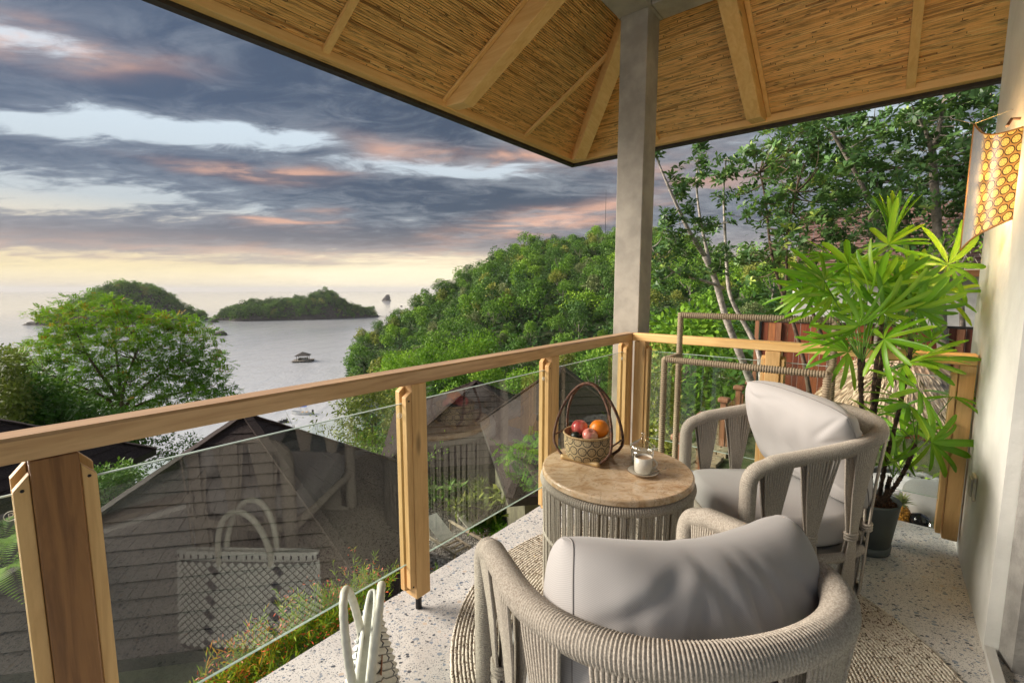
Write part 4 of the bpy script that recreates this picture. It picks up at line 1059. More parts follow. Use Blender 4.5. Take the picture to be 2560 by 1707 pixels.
def make_chair(label, loc, rz):
    root = thing('rope_armchair', label, 'armchair', loc, rz, 'rope armchairs around the side table')
    m = MB(); wrapped(m, smooth_pts(resample(arm_path(), .01), 3), .0318); m.build('arm_rail', rope, root, smooth=True, local=True)
    base = np.array([[*plan(t_, .90), .022] for t_ in np.linspace(0.0, 1, 80)])
    m = MB(); wrapped(m, base, .016); m.build('base_ring', rope, root, smooth=True, local=True)
    seat = np.array([[*plan(t_, .93), .235] for t_ in np.linspace(0.02, .98, 80)])
    m = MB(); wrapped(m, seat, .019); m.build('seat_ring', rope, root, smooth=True, local=True)
    m = MB(); wrapped(m, np.array([(-CW, LF-.005, .235), (0, LF-.005, .235), (CW, LF-.005, .235)]), .022); m.build('front_bar', rope, root, smooth=True, local=True)
    m = MB(); pp = [plan(t_, .9) for t_ in np.linspace(.02, .98, 40)]; m.prism([(p[0], p[1], .235) for p in pp], (0, 0, .018)); m.build('seat_board', simple('seat_board', (.25, .23, .2), .8), root, local=True)
    NB = 10
    for b in range(NB):
        tc = .055+(b+.35)*(1-.11)/NB+.01; hw = .030
        tc = .062+b*(.876/(NB-1)); ns = 11
        fan, leg, sp = MB(), MB(), MB()
        pk = plan(tc, .96)
        tg = plan(tc+.004)-plan(tc-.004); tg = tg/np.linalg.norm(tg); nn = np.array([-tg[1], tg[0]]); nn = -nn if nn@pk > 0 and False else nn
        out2 = np.array([tg[1], -tg[0]]); out2 = out2 if out2@pk > 0 else -out2
        for lay in (0, 1):
            for i in range(ns):
                q = (i/(ns-1)-.5)*2; tt = tc+q*hw*1.06; pt = plan(tt, 1.0); zt = railz(pt[1])-.012
                o_ = (.026 if lay == 0 else -.022)
                top = np.r_[pt+out2*o_, zt]
                kn = np.r_[pk+tg*q*.016+out2*(.008 if lay == 0 else -.008), .335]
                mid = (top+kn)/2+np.r_[out2*-.004, 0]
                strand(fan, [top+[0, 0, .012], top*.96+kn*.04, mid, kn])
                pf = plan(min(.995, max(.005, tc+q*hw*.85)), .92); ft = np.r_[pf+out2*(.013 if lay == 0 else -.012), .025]
                strand(leg, [kn, kn*.6+ft*.4+np.r_[tg*q*.004, 0], ft])
        fan.build('rope_fan', rope, root, smooth=True, local=True); leg.build('rope_leg', rope, root, smooth=True, local=True)
        kb = MB()
        for j in range(3):
            zz_ = .322+j*.0125; ring = [(pk+tg*math.cos(a)*.0275+out2*math.sin(a)*.017) for a in np.linspace(0, 2*pi, 14, endpoint=False)]
            kb.tube([(p[0], p[1], zz_) for p in ring], .0062, 6, closed=True)
        kb.build('rope_knot', rope, root, smooth=True, local=True)
    # seat cushion
    lv = []; th = .135; outl = [plan(t_, .86) for t_ in np.linspace(.0, 1, 46)]
    outl = np.array(outl); outl = np.clip(outl, [-.32, -1], [.32, .33]); fr = np.array([(x, .315) for x in np.linspace(-.32, .32, 14)[1:-1]])
    loop = np.r_[outl[:, :2], fr]; loop = np.r_[loop]; cen = np.array([0, -.02])
    for k_ in range(4): loop = (np.roll(loop, 1, 0)+2*loop+np.roll(loop, -1, 0))/4
    V = []; zs_ = [(.90, 0), (.97, .008), (1.0, .03), (1.005, .07), (1.0, .105), (.97, .128), (.90, .139), (.6, .150), (.25, .155)]
    for sc_, z in zs_:
        P_ = cen+(loop-cen)*sc_; V.append(np.c_[P_, np.full(len(P_), .262+z)])
    n = len(loop); V = np.concatenate(V); F = [(i*n+k, i*n+(k+1) % n, (i+1)*n+(k+1) % n, (i+1)*n+k) for i in range(len(zs_)-1) for k in range(n)]
    F += [tuple(range(n-1, -1, -1)), tuple((len(zs_)-1)*n+k for k in range(n))]
    m = MB(); m.add(V, F); m.build('seat_cushion', fabric, root, smooth=True, local=True)
    return root
ch1 = make_chair('taupe rope armchair in the foreground seen from behind', (.335, 1.085, .012), .267)
ch2 = copy_tree(ch1); ch2.location = (1.29, 2.18, .012); ch2.rotation_euler = (0, 0, 1.566)
ch2['label'] = 'taupe rope armchair facing left between the table and the palm'

def cushion(label, w, h, th, M, seed, curve=0.0, sag=0.0):
    """plump back cushion; local x = width, z = height, y = thickness"""
    g = np.random.default_rng(seed); nu, nv = 72, 56; V = []; 
    from mathutils import noise as mn
    for side in (1, -1):
        for i in range(nu+1):
            for j in range(nv+1):
                u = i/nu*2-1; v = j/nv*2-1
                uu = math.sin(u*pi/2); vv = math.sin(v*pi/2)
                pin = 1+.03*(1-abs(vv)**2.0)*abs(uu)**6; pin2 = 1+.03*(1-abs(uu)**2)*abs(vv)**6
                t_ = ((max(0, 1-abs(uu)**6)**.42)*(max(0, 1-abs(vv)**3.2)**.5) if seed == 1 else (max(0, 1-abs(uu)**4.5)**.5)*(max(0, 1-abs(vv)**4.5)**.5))
                x = uu*w/2*pin*(1-.05*abs(vv)**6); z = vv*h/2*pin2*(1-.05*abs(uu)**6)
                nz = mn.noise(Vector((x*5+seed, z*5, side*2.)))*.014+mn.noise(Vector((x*13+seed, z*7, side*3.)))*.006
                # creases running in from the top edge and corners
                cr = 0
                for cx, cz, an, ln_, dp in CREASE[seed]:
                    dx, dz = x-cx*w/2, z-cz*h/2; a_ = dx*math.cos(an)+dz*math.sin(an); b_ = -dx*math.sin(an)+dz*math.cos(an)
                    cr -= .6*dp*math.exp(-(b_/.011)**2)*math.exp(-(a_/ln_)**2)-dp*.35*math.exp(-((b_-.026)/.016)**2)*math.exp(-(a_/ln_)**2)
                y = side*(th/2*t_+.004)+side*(nz+cr)*t_**.5
                y += curve*(x/(w/2))**2*th; z -= sag*(1-(x/(w/2))**2)*max(0, vv)
                V.append((x, y, z))
    N = (nu+1)*(nv+1); F = []
    for i in range(nu):
        for j in range(nv):
            a = i*(nv+1)+j; F.append((a, a+nv+1, a+nv+2, a+1)); F.append((N+a, N+a+1, N+a+nv+2, N+a+nv+1))
    rim = [i*(nv+1) for i in range(nu+1)]+[nu*(nv+1)+j for j in range(1, nv+1)]+[i*(nv+1)+nv for i in range(nu-1, -1, -1)]+[j for j in range(nv-1, 0, -1)]
    for a, b in zip(rim, rim[1:]+rim[:1]): F.append((a, b, N+b, N+a))
    root = thing('back_cushion', label, 'cushion', M.translation); root.matrix_world = M; root.matrix_basis = M
    V = np.array(V); m = MB(); m.add(V, F); m.build('cover', fabric, root, smooth=True, local=True)
    P = np.array([(V[a]+V[N+a])/2*1.004 for a in rim])
    if seed == 2: m = MB(); m.tube(P[::2], .0022, 5, closed=True); m.build('piping', seam_m, root, smooth=True, local=True)
    for iu in ((7, nu-7) if seed == 1 else ()):
        L_ = [iu*(nv+1)+j for j in range(nv+1)]+[N+iu*(nv+1)+j for j in range(nv, -1, -1)]; m = MB(); Q = V[L_].copy(); Q[:, 1] *= 1.0; Q = smooth_pts(Q, 1); m.tube(Q, .0019, 5, closed=True); m.build('seam', seam_m, root, smooth=True, local=True)
    return root
CREASE = {1: [(-.1, .55, 1.9, .11, .016), (.12, .35, 1.75, .15, .022), (.28, .62, 1.9, .10, .014), (-.55, .7, .6, .12, .014), (.62, .5, 2.3, .1, .012), (.5, .2, 1.9, .12, .01), (-.75, -.1, 1.4, .14, .010), (-.3, .6, 1.2, .09, .01)],
          2: [(.75, .86, .2, .1, .016), (.35, .88, -.15, .12, .013), (-.78, .80, 2.3, .08, .02), (-.88, .55, 2.7, .07, .014), (.0, .9, .1, .1, .01), (-.5, -.3, .5, .15, .012), (.2, -.7, .1, .14, .01)]}
def chair_M(ch, loc, rx, ry=0, rz=0):
    return Matrix.Translation(ch.location) @ Euler((0, 0, ch.rotation_euler.z)).to_matrix().to_4x4() @ Matrix.Translation(loc) @ Euler((rx, ry, rz), 'XYZ').to_matrix().to_4x4()
CUSH1 = cushion('large grey back cushion in the foreground armchair', .63, .44, .25, chair_M(ch1, (.015, -.215, .665), R(-9), R(4), R(2)), 1, curve=.30, sag=.03)
cushion('pale grey back cushion tilted in the farther armchair', .60, .50, .19, chair_M(ch2, (.0, -.15, .67), R(-24), R(-4), R(14)), 2, curve=.1)

# ------------------------------------------------------------------ side table and the things on it
TC = np.array([.473, 2.003]); TR, TZ = .334, .60
tb = thing('side_table', 'round stone topped rope side table between the two chairs', 'table', (TC[0], TC[1], .012))
m = MB(); m.lathe([(.001, TZ), (TR-.006, TZ), (TR, TZ-.006), (TR, TZ-.026), (TR-.004, TZ-.030), (.001, TZ-.030)], 96, (TC[0], TC[1], 0)); m.build('tabletop', travertine, tb, smooth=False, bevel=.002)
def ring_pts(r, z, n=120): return np.array([(TC[0]+r*math.cos(a), TC[1]+r*math.sin(a), z) for a in np.linspace(0, 2*pi, n)])
m = MB(); wrapped(m, ring_pts(TR-.012, TZ-.053), .020, .0095, .003); m.build('upper_ring', rope, tb, smooth=True)
m = MB(); wrapped(m, ring_pts(TR-.022, .032), .018, .0095, .003); m.build('lower_ring', rope, tb, smooth=True)
m = MB(); m.tube(ring_pts(TR-.008, .30)[:-1], .0045, 6, closed=True); m.tube(ring_pts(TR-.008, .309)[:-1], .0045, 6, closed=True); m.build('middle_cord', rope, tb, smooth=True)
m = MB(); g = np.random.default_rng(4)
for i in range(170):
    a = 2*pi*i/170+(.012 if i % 3 == 0 else (-.012 if i % 3 == 2 else 0))+g.normal(0, .003); b = a+g.normal(0, .008); r1 = TR-.004+g.normal(0, .001)
    strand(m, [(TC[0]+r1*math.cos(a), TC[1]+r1*math.sin(a), TZ-.058), (TC[0]+(r1-.006)*math.cos((a+b)/2), TC[1]+(r1-.006)*math.sin((a+b)/2), .3), (TC[0]+(r1-.006)*math.cos(b), TC[1]+(r1-.006)*math.sin(b), .03)], .0042, 6)
m.build('rope_strands', rope, tb, smooth=True, kind='stuff')
for a in (.4, 2.5, 4.6):
    m = MB(); x, y = TC[0]+(TR-.028)*math.cos(a), TC[1]+(TR-.028)*math.sin(a); wrapped(m, np.array([(x, y, .04), (x, y, .3), (x, y, TZ-.05)]), .013); m.build('leg', rope, tb, smooth=True)

# fruit basket
BC = np.array([.362, 2.115]); bk = thing('fruit_basket', 'woven fruit basket with tall dark cane arch handles on the table', 'basket', (BC[0], BC[1], TZ))
mwv, t, bs, out = newmat('patterned_weave'); co = obj_co(t); sx = t.new('ShaderNodeSeparateXYZ'); t.l.new(co, sx.inputs[0])
au = t.math('MULTIPLY', t.math('ARCTAN2', sx.outputs[1], sx.outputs[0]), 1/(2*pi)*16); vz = t.math('MULTIPLY', sx.outputs[2], 22.5)
def petal(t, au, vz):
    row = t.math('FLOOR', vz); sh = t.math('MULTIPLY', t.math('MODULO', row, 2.0), .5)
    fx = t.math('SUBTRACT', t.math('FRACT', t.math('ADD', t.math('ADD', au, sh), 20.0)), .5); fy = t.math('SUBTRACT', t.math('FRACT', vz), .5)
    r_ = t.math('SQRT', t.math('ADD', t.math('MULTIPLY', fx, fx), t.math('MULTIPLY', fy, fy))); an = t.math('ARCTAN2', fy, fx)
    ringm = t.math('SUBTRACT', 1.0, t.mapr(t.math('ABSOLUTE', t.math('SUBTRACT', r_, .43)), .035, .06)); pet = t.mapr(t.math('SINE', t.math('MULTIPLY', an, 6.0)), .4, .8, 0, 1)
    cen = t.math('MULTIPLY', pet, t.math('MULTIPLY', t.mapr(r_, .10, .14), t.mapr(r_, .36, .32)))
    return ringm, cen, r_
rg, ce, r_ = petal(t, au, vz)
wk = t.math('MULTIPLY', t.math('SINE', t.math('MULTIPLY', t.math('ADD', au, vz), 38)), t.math('SINE', t.math('MULTIPLY', t.math('SUBTRACT', au, vz), 38)))
c0 = t.mix(t.mapr(wk, -.4, .4), (.42, .30, .15), (.68, .54, .32)); c0 = t.mix(t.math('MULTIPLY', ce, .55), c0, (.12, .07, .03)); c0 = t.mix(rg, c0, (.025, .018, .014))
t.put(bs.inputs['Base Color'], c0); bs.inputs['Roughness'].default_value = .7; bump(t, bs, wk, .6, .003)
m = MB(); m.lathe([(.004, .012), (.095, .012), (.104, .022), (.113, .07), (.114, .128), (.109, .128), (.107, .07), (.095, .03), (.004, .03)], 48, (BC[0], BC[1], TZ)); m.build('bowl', mwv, bk, smooth=True)
cane = simple('dark_cane', (.13, .05, .022), .45, .35, 60, .4, 150); bamb = simple('bamboo_stick', (.52, .34, .15), .45, .15, 10)
m = MB(); m.tube([(BC[0]+.113*math.cos(a), BC[1]+.113*math.sin(a), TZ+.126) for a in np.linspace(0, 2*pi, 48, endpoint=False)], .0055, 6, closed=True); m.build('rim', simple('rim_weave', (.48, .33, .16), .7, .2, 60), bk, smooth=True)
tilt0 = math.atan2(-.112, .157)
ax = np.array([math.cos(tilt0), math.sin(tilt0), 0]); ay = np.array([-ax[1], ax[0], 0]); bc3 = np.array([BC[0], BC[1], TZ])
for sgn in (-1, 1):
    P = []
    for a in np.linspace(-.18, pi+.18, 40):
        x_ = .148*math.cos(a)*(1-.12*math.sin(max(0, min(pi, a)))**2); z_ = .10+.265*math.sin(a) if a > 0 and a < pi else .10+.30*math.sin(a)
        lean = .070*(1-max(0, math.sin(a))*.93); P.append(bc3+ax*x_+ay*sgn*lean+[0, 0, max(z_, .014)])
    P = [bc3+ax*.09+ay*sgn*.075+[0, 0, .012]]+P+[bc3-ax*.09+ay*sgn*.075+[0, 0, .012]]
    m = MB(); wrapped(m, smooth_pts(np.array(P), 2), .0068, .005, .0012, 8); m.build('arch_handle', cane, bk, smooth=True)
for hz, hx in ((.105, .149), (.26, .106)):
    for sg in (-1, 1):
        if hz > .2: continue
        m = MB(); m.tube([bc3+ax*sg*hx+ay*-.068+[0, 0, hz], bc3+ax*sg*hx+ay*.068+[0, 0, hz]], .0042, 6); m.build('cross_cane', cane, bk, smooth=True)
for sg in (-1, 1):
    m = MB(); p = bc3+ay*sg*.078+[0, 0, .0125]
    P = np.array([p-ax*.098, p-ax*.09, p-ax*.086, p-ax*.082, p+ax*.082, p+ax*.086, p+ax*.09, p+ax*.098]); m.tube(P, [.0115, .0115, .0128, .0115, .0115, .0128, .0115, .0115], 12); m.build('bamboo_foot', bamb, bk, smooth=True)
def fruit(name, label, cat, p, r, mat, sq=.9, stem=True, dimple=.25):
    o = thing(name, label, cat, p); m = MB(); pr = []
    for a in np.linspace(-pi/2, pi/2, 20):
        rr_ = r*math.cos(a); z = r*sq*math.sin(a); z -= r*dimple*math.exp(-(rr_/(r*.3))**2)*(1 if a > 0 else -.6); pr.append((max(rr_, .0004), z))
    m.lathe(pr, 28); m.build('flesh', mat, o, smooth=True, local=True)
    if stem:
        m = MB(); m.tube([(0, 0, r*.5), (.002, 0, r*.95)], .0013, 5); m.build('stem', bark_brown, o, local=True)
    return o
def mk_apple(nm, a, b, c):
    m_, t, bs, out = newmat(nm); co = obj_co(t); n = t.noise(t.mapping(co, (0, 0, 0), (0, 0, 0), (1, 1, .25)), 45, 4, .6)
    n2 = t.noise(co, 18, 2, .5); t.put(bs.inputs['Base Color'], t.ramp(t.math('ADD', t.math('MULTIPLY', n, .5), t.math('MULTIPLY', n2, .5)), [(.38, a), (.5, b), (.62, c)])); bs.inputs['Roughness'].default_value = .22; return m_
ap1 = mk_apple('red_apple_skin', (.52, .05, .05), (.66, .13, .11), (.74, .30, .20)); ap2 = mk_apple('pink_apple_skin', (.60, .14, .12), (.72, .32, .24), (.80, .52, .34))
orm, t, bs, out = newmat('orange_peel'); co = obj_co(t); t.put(bs.inputs['Base Color'], t.mix(t.noise(co, 20, 2), (.75, .19, .01), (.85, .27, .015))); bs.inputs['Roughness'].default_value = .35; bump(t, bs, t.noise(co, 330, 2), .35, .002)
fz = TZ+.128
fruit('apple', 'dark red apple at the back left of the fruit basket', 'apple', (BC[0]-.035, BC[1]+.035, fz+.014), .040, ap1)
fruit('apple', 'pink striped apple at the front of the fruit basket', 'apple', (BC[0]+.002, BC[1]-.045, fz-.002), .037, ap2).rotation_euler = (.5, .2, 0)
fruit('orange', 'orange in the fruit basket beside the pink apple', 'orange', (BC[0]+.052, BC[1]-.004, fz+.018), .046, orm, .95, False, .06)
fruit('avocado', 'small dark green avocado at the left rim of the fruit basket', 'avocado', (BC[0]-.062, BC[1]-.035, fz-.008), .024, simple('avocado_skin', (.012, .02, .012), .4, .2, 60), .9, False, 0)
# cup, saucer, spoon, jar
ceram, t, bs, out = newmat('speckled_ceramic'); co = obj_co(t); t.put(bs.inputs['Base Color'], t.mix(t.mapr(t.noise(co, 300, 2), .62, .7), (.66, .62, .54), (.35, .27, .2))); bs.inputs['Roughness'].default_value = .22
SC = np.array([.573, 1.925]); s_ = thing('saucer', 'cream saucer under the coffee cup', 'saucer', (SC[0], SC[1], TZ))
m = MB(); m.lathe([(.001, .004), (.035, .003), (.04, .0005), (.044, .004), (.066, .014), (.0675, .0165), (.064, .0165), (.042, .007), (.001, .006)], 48, (SC[0], SC[1], TZ)); m.build('dish', ceram, s_, smooth=True)
m = MB(); m.tube([(SC[0]+.0668*math.cos(a), SC[1]+.0668*math.sin(a), TZ+.0165) for a in np.linspace(0, 2*pi, 48, endpoint=False)], .0012, 5, closed=True); m.build('brown_rim', simple('rim_glaze', (.22, .12, .06), .3), s_, smooth=True)
cup = thing('coffee_cup', 'cream coffee cup full of coffee on its saucer', 'cup', (SC[0], SC[1], TZ+.0075))
m = MB(); m.lathe([(.001, 0), (.030, 0), (.036, .006), (.0385, .03), (.0385, .072), (.0362, .072), (.036, .03), (.033, .01), (.001, .008)], 40, (SC[0], SC[1], TZ+.0075)); m.build('body', ceram, cup, smooth=True)
m = MB(); m.tube([(SC[0]+.037+.020*math.sin(a), SC[1]-.004-.004*math.sin(a), TZ+.047+.020*math.cos(a)) for a in np.linspace(.15, pi-.15, 12)], .0042, 8); m.build('handle', ceram, cup, smooth=True)
m = MB(); m.lathe([(.001, .063), (.0362, .063)], 32, (SC[0], SC[1], TZ+.0075)); m.build('coffee', simple('milky_coffee', (.42, .27, .15), .3, .15, 60), cup, smooth=True)
sp = thing('teaspoon', 'small metal teaspoon resting on the saucer', 'spoon', (SC[0]+.05, SC[1], TZ+.018)); metal = simple('spoon_metal', (.55, .47, .38), .25, .05, 5, metal=1.0)
m = MB(); m.tube([(SC[0]+.03, SC[1]-.028, TZ+.016), (SC[0]+.06, SC[1]-.02, TZ+.021), (SC[0]+.098, SC[1]-.006, TZ+.028)], [.0022, .0016, .003], 6); m.build('handle', metal, sp, smooth=True)
JC = np.array([.603, 2.045]); jar = thing('glass_jar', 'clear ribbed glass jar with domed lid behind the cup', 'jar', (JC[0], JC[1], TZ))
def ribbed(prof, n=96, ribs=24, amp=.0013, z0=0, z1=9):
    V = []; th = np.linspace(0, 2*pi, n, endpoint=False)
    for r, z in prof:
        rr_ = r+(amp*np.cos(th*ribs) if z0 < z < z1 and r > .03 else 0); V.append(np.c_[rr_*np.cos(th), rr_*np.sin(th), np.full(n, z)])
    F = [(i*n+k, i*n+(k+1) % n, (i+1)*n+(k+1) % n, (i+1)*n+k) for i in range(len(prof)-1) for k in range(n)]; return np.concatenate(V), F
V, F = ribbed([(.001, 0), (.047, 0), (.0495, .004), (.0505, .03), (.0515, .072), (.0485, .072), (.047, .03), (.045, .009), (.001, .008)], amp=.0012, z0=.003, z1=.07)
m = MB(); m.add(V, F); m.build('bowl', clear_glass, jar, smooth=True, local=True)
V, F = ribbed([(.001, .086), (.030, .086), (.048, .078), (.050, .074), (.056, .074), (.0575, .079), (.055, .085), (.042, .097), (.022, .110), (.0085, .122), (.0060, .130), (.001, .131)], amp=.0012, z0=.073, z1=.1)
lid = MB(); lid.add(V, F); lid = lid.build('lid', clear_glass, jar, smooth=True, local=True)
m = MB(); m.lathe([(.0005, .128), (.006, .131), (.0095, .138), (.0098, .144), (.007, .150), (.0005, .153)], 20); m.build('knob', clear_glass, lid, smooth=True, local=True)
#PART4
# ------------------------------------------------------------------ towel rack, tote bag, wall fittings
rk = thing('towel_rack', 'two tier towel rack with rope wrapped frame behind the farther chair', 'rack', W(2.95, -.63, 0))
def wbar(a, b, name, r=.0185):
    m = MB(); wrapped(m, np.array([a, (np.array(a)+b)/2, b]), r, .013, .0035, 10); m.build(name, rope_tan, rk, smooth=True)
BU, FU, V0, V1 = 3.06, 2.80, -1.05, -.205
wbar(W(BU, V0, .02), W(BU, V0, 1.25), 'back_post'); wbar(W(BU, V1, .02), W(BU, V1, 1.25), 'back_post')
wbar(W(BU, V0, 1.235), W(BU, V1, 1.235), 'top_bar'); wbar(W(FU, V0, .97), W(FU, V1, .97), 'front_bar')
wbar(W(FU, V0, .02), W(FU, V0, .97), 'front_post'); wbar(W(FU, V1, .02), W(FU, V1, .97), 'front_post')
wbar(W(FU, V0, .965), W(BU, V0, .965), 'side_bar'); wbar(W(FU, V1, .965), W(BU, V1, .965), 'side_bar')
wbar(W(FU, V0, .03), W(BU, V0, .03), 'foot_bar'); wbar(W(FU, V1, .03), W(BU, V1, .03), 'foot_bar'); wbar(W(BU, V0, .03), W(BU, V1, .03), 'foot_bar')

white_weave = simple('white_plastic_strap', (.82, .82, .77), .35, .05, 30); strap_dark = simple('navy_strap', (.02, .03, .06), .4, .3, 30)
bc_ = np.array([-.425, 1.215, 0]); axb = W(.337, -.433); axb = axb/np.linalg.norm(axb); azr = math.atan2(axb[1], axb[0])
bag = thing('woven_tote', 'white woven plastic tote bag standing on the floor by the railing', 'bag', bc_, azr)
bw, bt, bh = .27, .085, .36
def bag_pt(a, z):
    """a = angle round the bag, superellipse plan that spreads towards the top"""
    f = 1+.04*z/bh; ft_ = 1.2-1.05*(z/bh)**1.4; e = .55
    return np.array([bw*f*math.copysign(abs(math.cos(a))**e, math.cos(a)), bt*ft_*math.copysign(abs(math.sin(a))**e, math.sin(a)), z])
per = [bag_pt(a, 0) for a in np.linspace(0, 2*pi, 400)]; dl = np.r_[0, np.cumsum([np.linalg.norm(per[i+1]-per[i]) for i in range(399)])]
def bag_s(s, z, off=0.0):
    a = np.interp((s % 1.0)*dl[-1], dl, np.linspace(0, 2*pi, 400)); p = bag_pt(a, z)
    q = bag_pt(a+.01, z)-bag_pt(a-.01, z); n = np.array([q[1], -q[0], 0]); n /= np.linalg.norm(n); return p+n*off
m = MB(); V = []; zl = np.linspace(0, bh, 8); ns = 96
for z in zl: V += [bag_s(i/ns, z) for i in range(ns)]
F = [(i*ns+k, i*ns+(k+1) % ns, (i+1)*ns+(k+1) % ns, (i+1)*ns+k) for i in range(7) for k in range(ns)]
nb = len(V); V += [bag_s(i/ns, 0.0)*[1, 1, 1]+[0, 0, .004] for i in range(ns)]; F.append(tuple(range(nb, nb+ns)))
m.add(V, F); m.build('body', simple('inner_weave', (.16, .165, .16), .5, .1, 60), bag, smooth=True, local=True)
m = MB(); V = []
for z in zl: V += [bag_s(i/ns, z, -.003) for i in range(ns)]
m.add(V, [(i*ns+k, (i+1)*ns+k, (i+1)*ns+(k+1) % ns, i*ns+(k+1) % ns) for i in range(7) for k in range(ns)]); m.build('lining', white_weave, bag, smooth=True, local=True)
m = MB(); m.add([bag_s(i/ns, bh*.90, -.0035) for i in range(ns)], [tuple(range(ns))]); m.build('top_flap', white_weave, bag, local=True)
m = MB(); nc = 42; nr = 12; ds, dzr = 1/nc, bh*.88/nr
md = MB()
for r_ in range(nr*2-1):
    for c_ in range(nc):
        s0 = (c_+(.5 if r_ % 2 else 0))/nc; z0 = .012+(r_+.9)*dzr/2; hs, hz = ds*.41, dzr*.41
        col_ = (c_ % 21) in (6, 14)
        P = [bag_s(s0-hs, z0, .002), bag_s(s0, z0-hz, .002), bag_s(s0+hs, z0, .002), bag_s(s0, z0+hz, .002), bag_s(s0, z0, .0095)]
        tgt = md if (col_ and r_ % 4 < 2) else m
        tgt.add(P, [(0, 1, 4), (1, 2, 4), (2, 3, 4), (3, 0, 4)])
m.build('woven_straps', white_weave, bag, smooth=False, local=True, kind='stuff'); md.build('dark_straps', strap_dark, bag, local=True, kind='stuff')
m = MB(); V = []
for z, o_ in ((bh*.915, .003), (bh*.915, .006), (bh*1.0, .007), (bh*1.01, .003), (bh*1.0, -.004)): V += [bag_s(i/ns, z, o_) for i in range(ns)]
m.add(V, [(i*ns+k, i*ns+(k+1) % ns, (i+1)*ns+(k+1) % ns, (i+1)*ns+k) for i in range(4) for k in range(ns)]); m.build('rim_band', white_weave, bag, smooth=True, local=True)
m = MB()
for i in range(0, 44): 
    p = bag_s(i/44, bh*.955, .0075); q = bag_s((i+.28)/44, bh*.955, .0075); m.bar(p-[0, 0, .009], p+[0, 0, .009], .006, .002, up=np.r_[(p-bag_s(i/44, bh*.955, 0))[:2], 0])
m.build('rim_stitch', strap_dark, bag, local=True, kind='stuff')
for sd in (-1, 1):
    P = [np.array([.105*math.cos(a), sd*(bt*.10+.012+.03*math.sin(a)), bh*.93+.215*math.sin(a)]) for a in np.linspace(0, pi, 26)]
    P = [P[0]-[0, 0, .09]]+P+[P[-1]-[0, 0, .09]]
    m = MB(); P = smooth_pts(np.array(P), 1)
    wrapped(m, P, .0118, .03, .0008, 10); m.build('handle', simple('cream_handle', (.68, .66, .57), .4, .06, 30), bag, smooth=True, local=True)
m = MB(); m.box((.02, -(bt*.36+.012), bh*.80), (.07, .003, .018)); m.build('leather_tag', simple('tan_tag', (.30, .12, .05), .6), bag, local=True)

sw = thing('wall_switch', 'cream wall switch plate low on the white wall', 'switch', W(3.0, .386, .47))
m = MB(); m.prism([W(2.955, .389, .415), W(3.045, .389, .415), W(3.045, .377, .415), W(2.955, .377, .415)], (0, 0, .115)); m.build('plate', simple('cream_plate', (.62, .60, .50), .35), sw, bevel=.004)
m = MB(); m.prism([W(2.97, .3765, .43), W(3.03, .3765, .43), W(3.03, .370, .43), W(2.97, .370, .43)], (0, 0, .085)); m.build('rocker', simple('grey_rocker', (.48, .48, .42), .35), sw, bevel=.002)
# lit woven wall sconce
sc = thing('wall_sconce', 'lit woven wall lamp with ring pattern at the right edge', 'lamp', W(3.0, .38, 1.6))
msc, t, bs, out = newmat('ring_weave_shade'); uvn = t.new('ShaderNodeTexCoord').outputs['UV']; sx = t.new('ShaderNodeSeparateXYZ'); t.l.new(uvn, sx.inputs[0])
au, vz = t.math('MULTIPLY', sx.outputs[0], 7.0), t.math('MULTIPLY', sx.outputs[1], 9.5)
rg, ce, r_ = petal(t, au, vz); inside = t.mapr(r_, .36, .40, 1, 0)
basec = t.mix(inside, (.50, .26, .07), (.85, .55, .15)); basec = t.mix(t.math('MULTIPLY', ce, .5), basec, (.45, .2, .04)); basec = t.mix(rg, basec, (.03, .015, .008))
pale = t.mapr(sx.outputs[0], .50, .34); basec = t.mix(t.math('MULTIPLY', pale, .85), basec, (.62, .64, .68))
t.put(bs.inputs['Base Color'], basec); bs.inputs['Roughness'].default_value = .25; bs.inputs['Coat Weight'].default_value = .25; bs.inputs['Coat IOR'].default_value = 1.6; bs.inputs['Coat Roughness'].default_value = .28
t.put(bs.inputs['Emission Color'], t.mix(inside, (.45, .17, .02), (1.0, .52, .07))); 
t.put(bs.inputs['Emission Strength'], t.math('MULTIPLY', t.mapr(sx.outputs[0], .32, .45), t.math('MULTIPLY', t.math('SUBTRACT', 1.0, t.math('MAXIMUM', t.math('MULTIPLY', rg, .95), t.math('MULTIPLY', ce, .8))), .34)))
def P_sc(a, b):
    # a: 0 = far free edge, 1 = at the wall ; b: 0 bottom, 1 top
    u = 3.03-.16*a; v = .255+.135*a; bul = math.sin(a*pi)*.035
    z0 = 1.585+(1.70-1.585)*a; z1 = 2.155+(2.07-2.155)*a-.04*math.sin(a*pi)
    return W(u-bul*.8, v-bul*.8, z0+(z1-z0)*b)
nu_, nv_ = 24, 8; V = []; 
for i in range(nu_+1):
    for j in range(nv_+1): V.append(P_sc(i/nu_, j/nv_))
me = bpy.data.meshes.new('shade'); base_ = np.array(W(3.0, .38, 1.6))
off_ = np.r_[EV*.003+EU*.002, 0]
Vf = [tuple(p-base_) for p in V]+[tuple(p-base_+off_) for p in V]; N_ = len(V)
Fs = [(i*(nv_+1)+j, (i+1)*(nv_+1)+j, (i+1)*(nv_+1)+j+1, i*(nv_+1)+j+1) for i in range(nu_) for j in range(nv_)]
Fs2 = [tuple(N_+k for k in f[::-1]) for f in Fs]; me.from_pydata(Vf, [], Fs+Fs2); uvl = me.uv_layers.new(name='UVMap')
for pl in me.polygons:
    for li in pl.loop_indices:
        k = me.loops[li].vertex_index % N_; uvl.data[li].uv = ((k//(nv_+1))/nu_, (k % (nv_+1))/nv_)
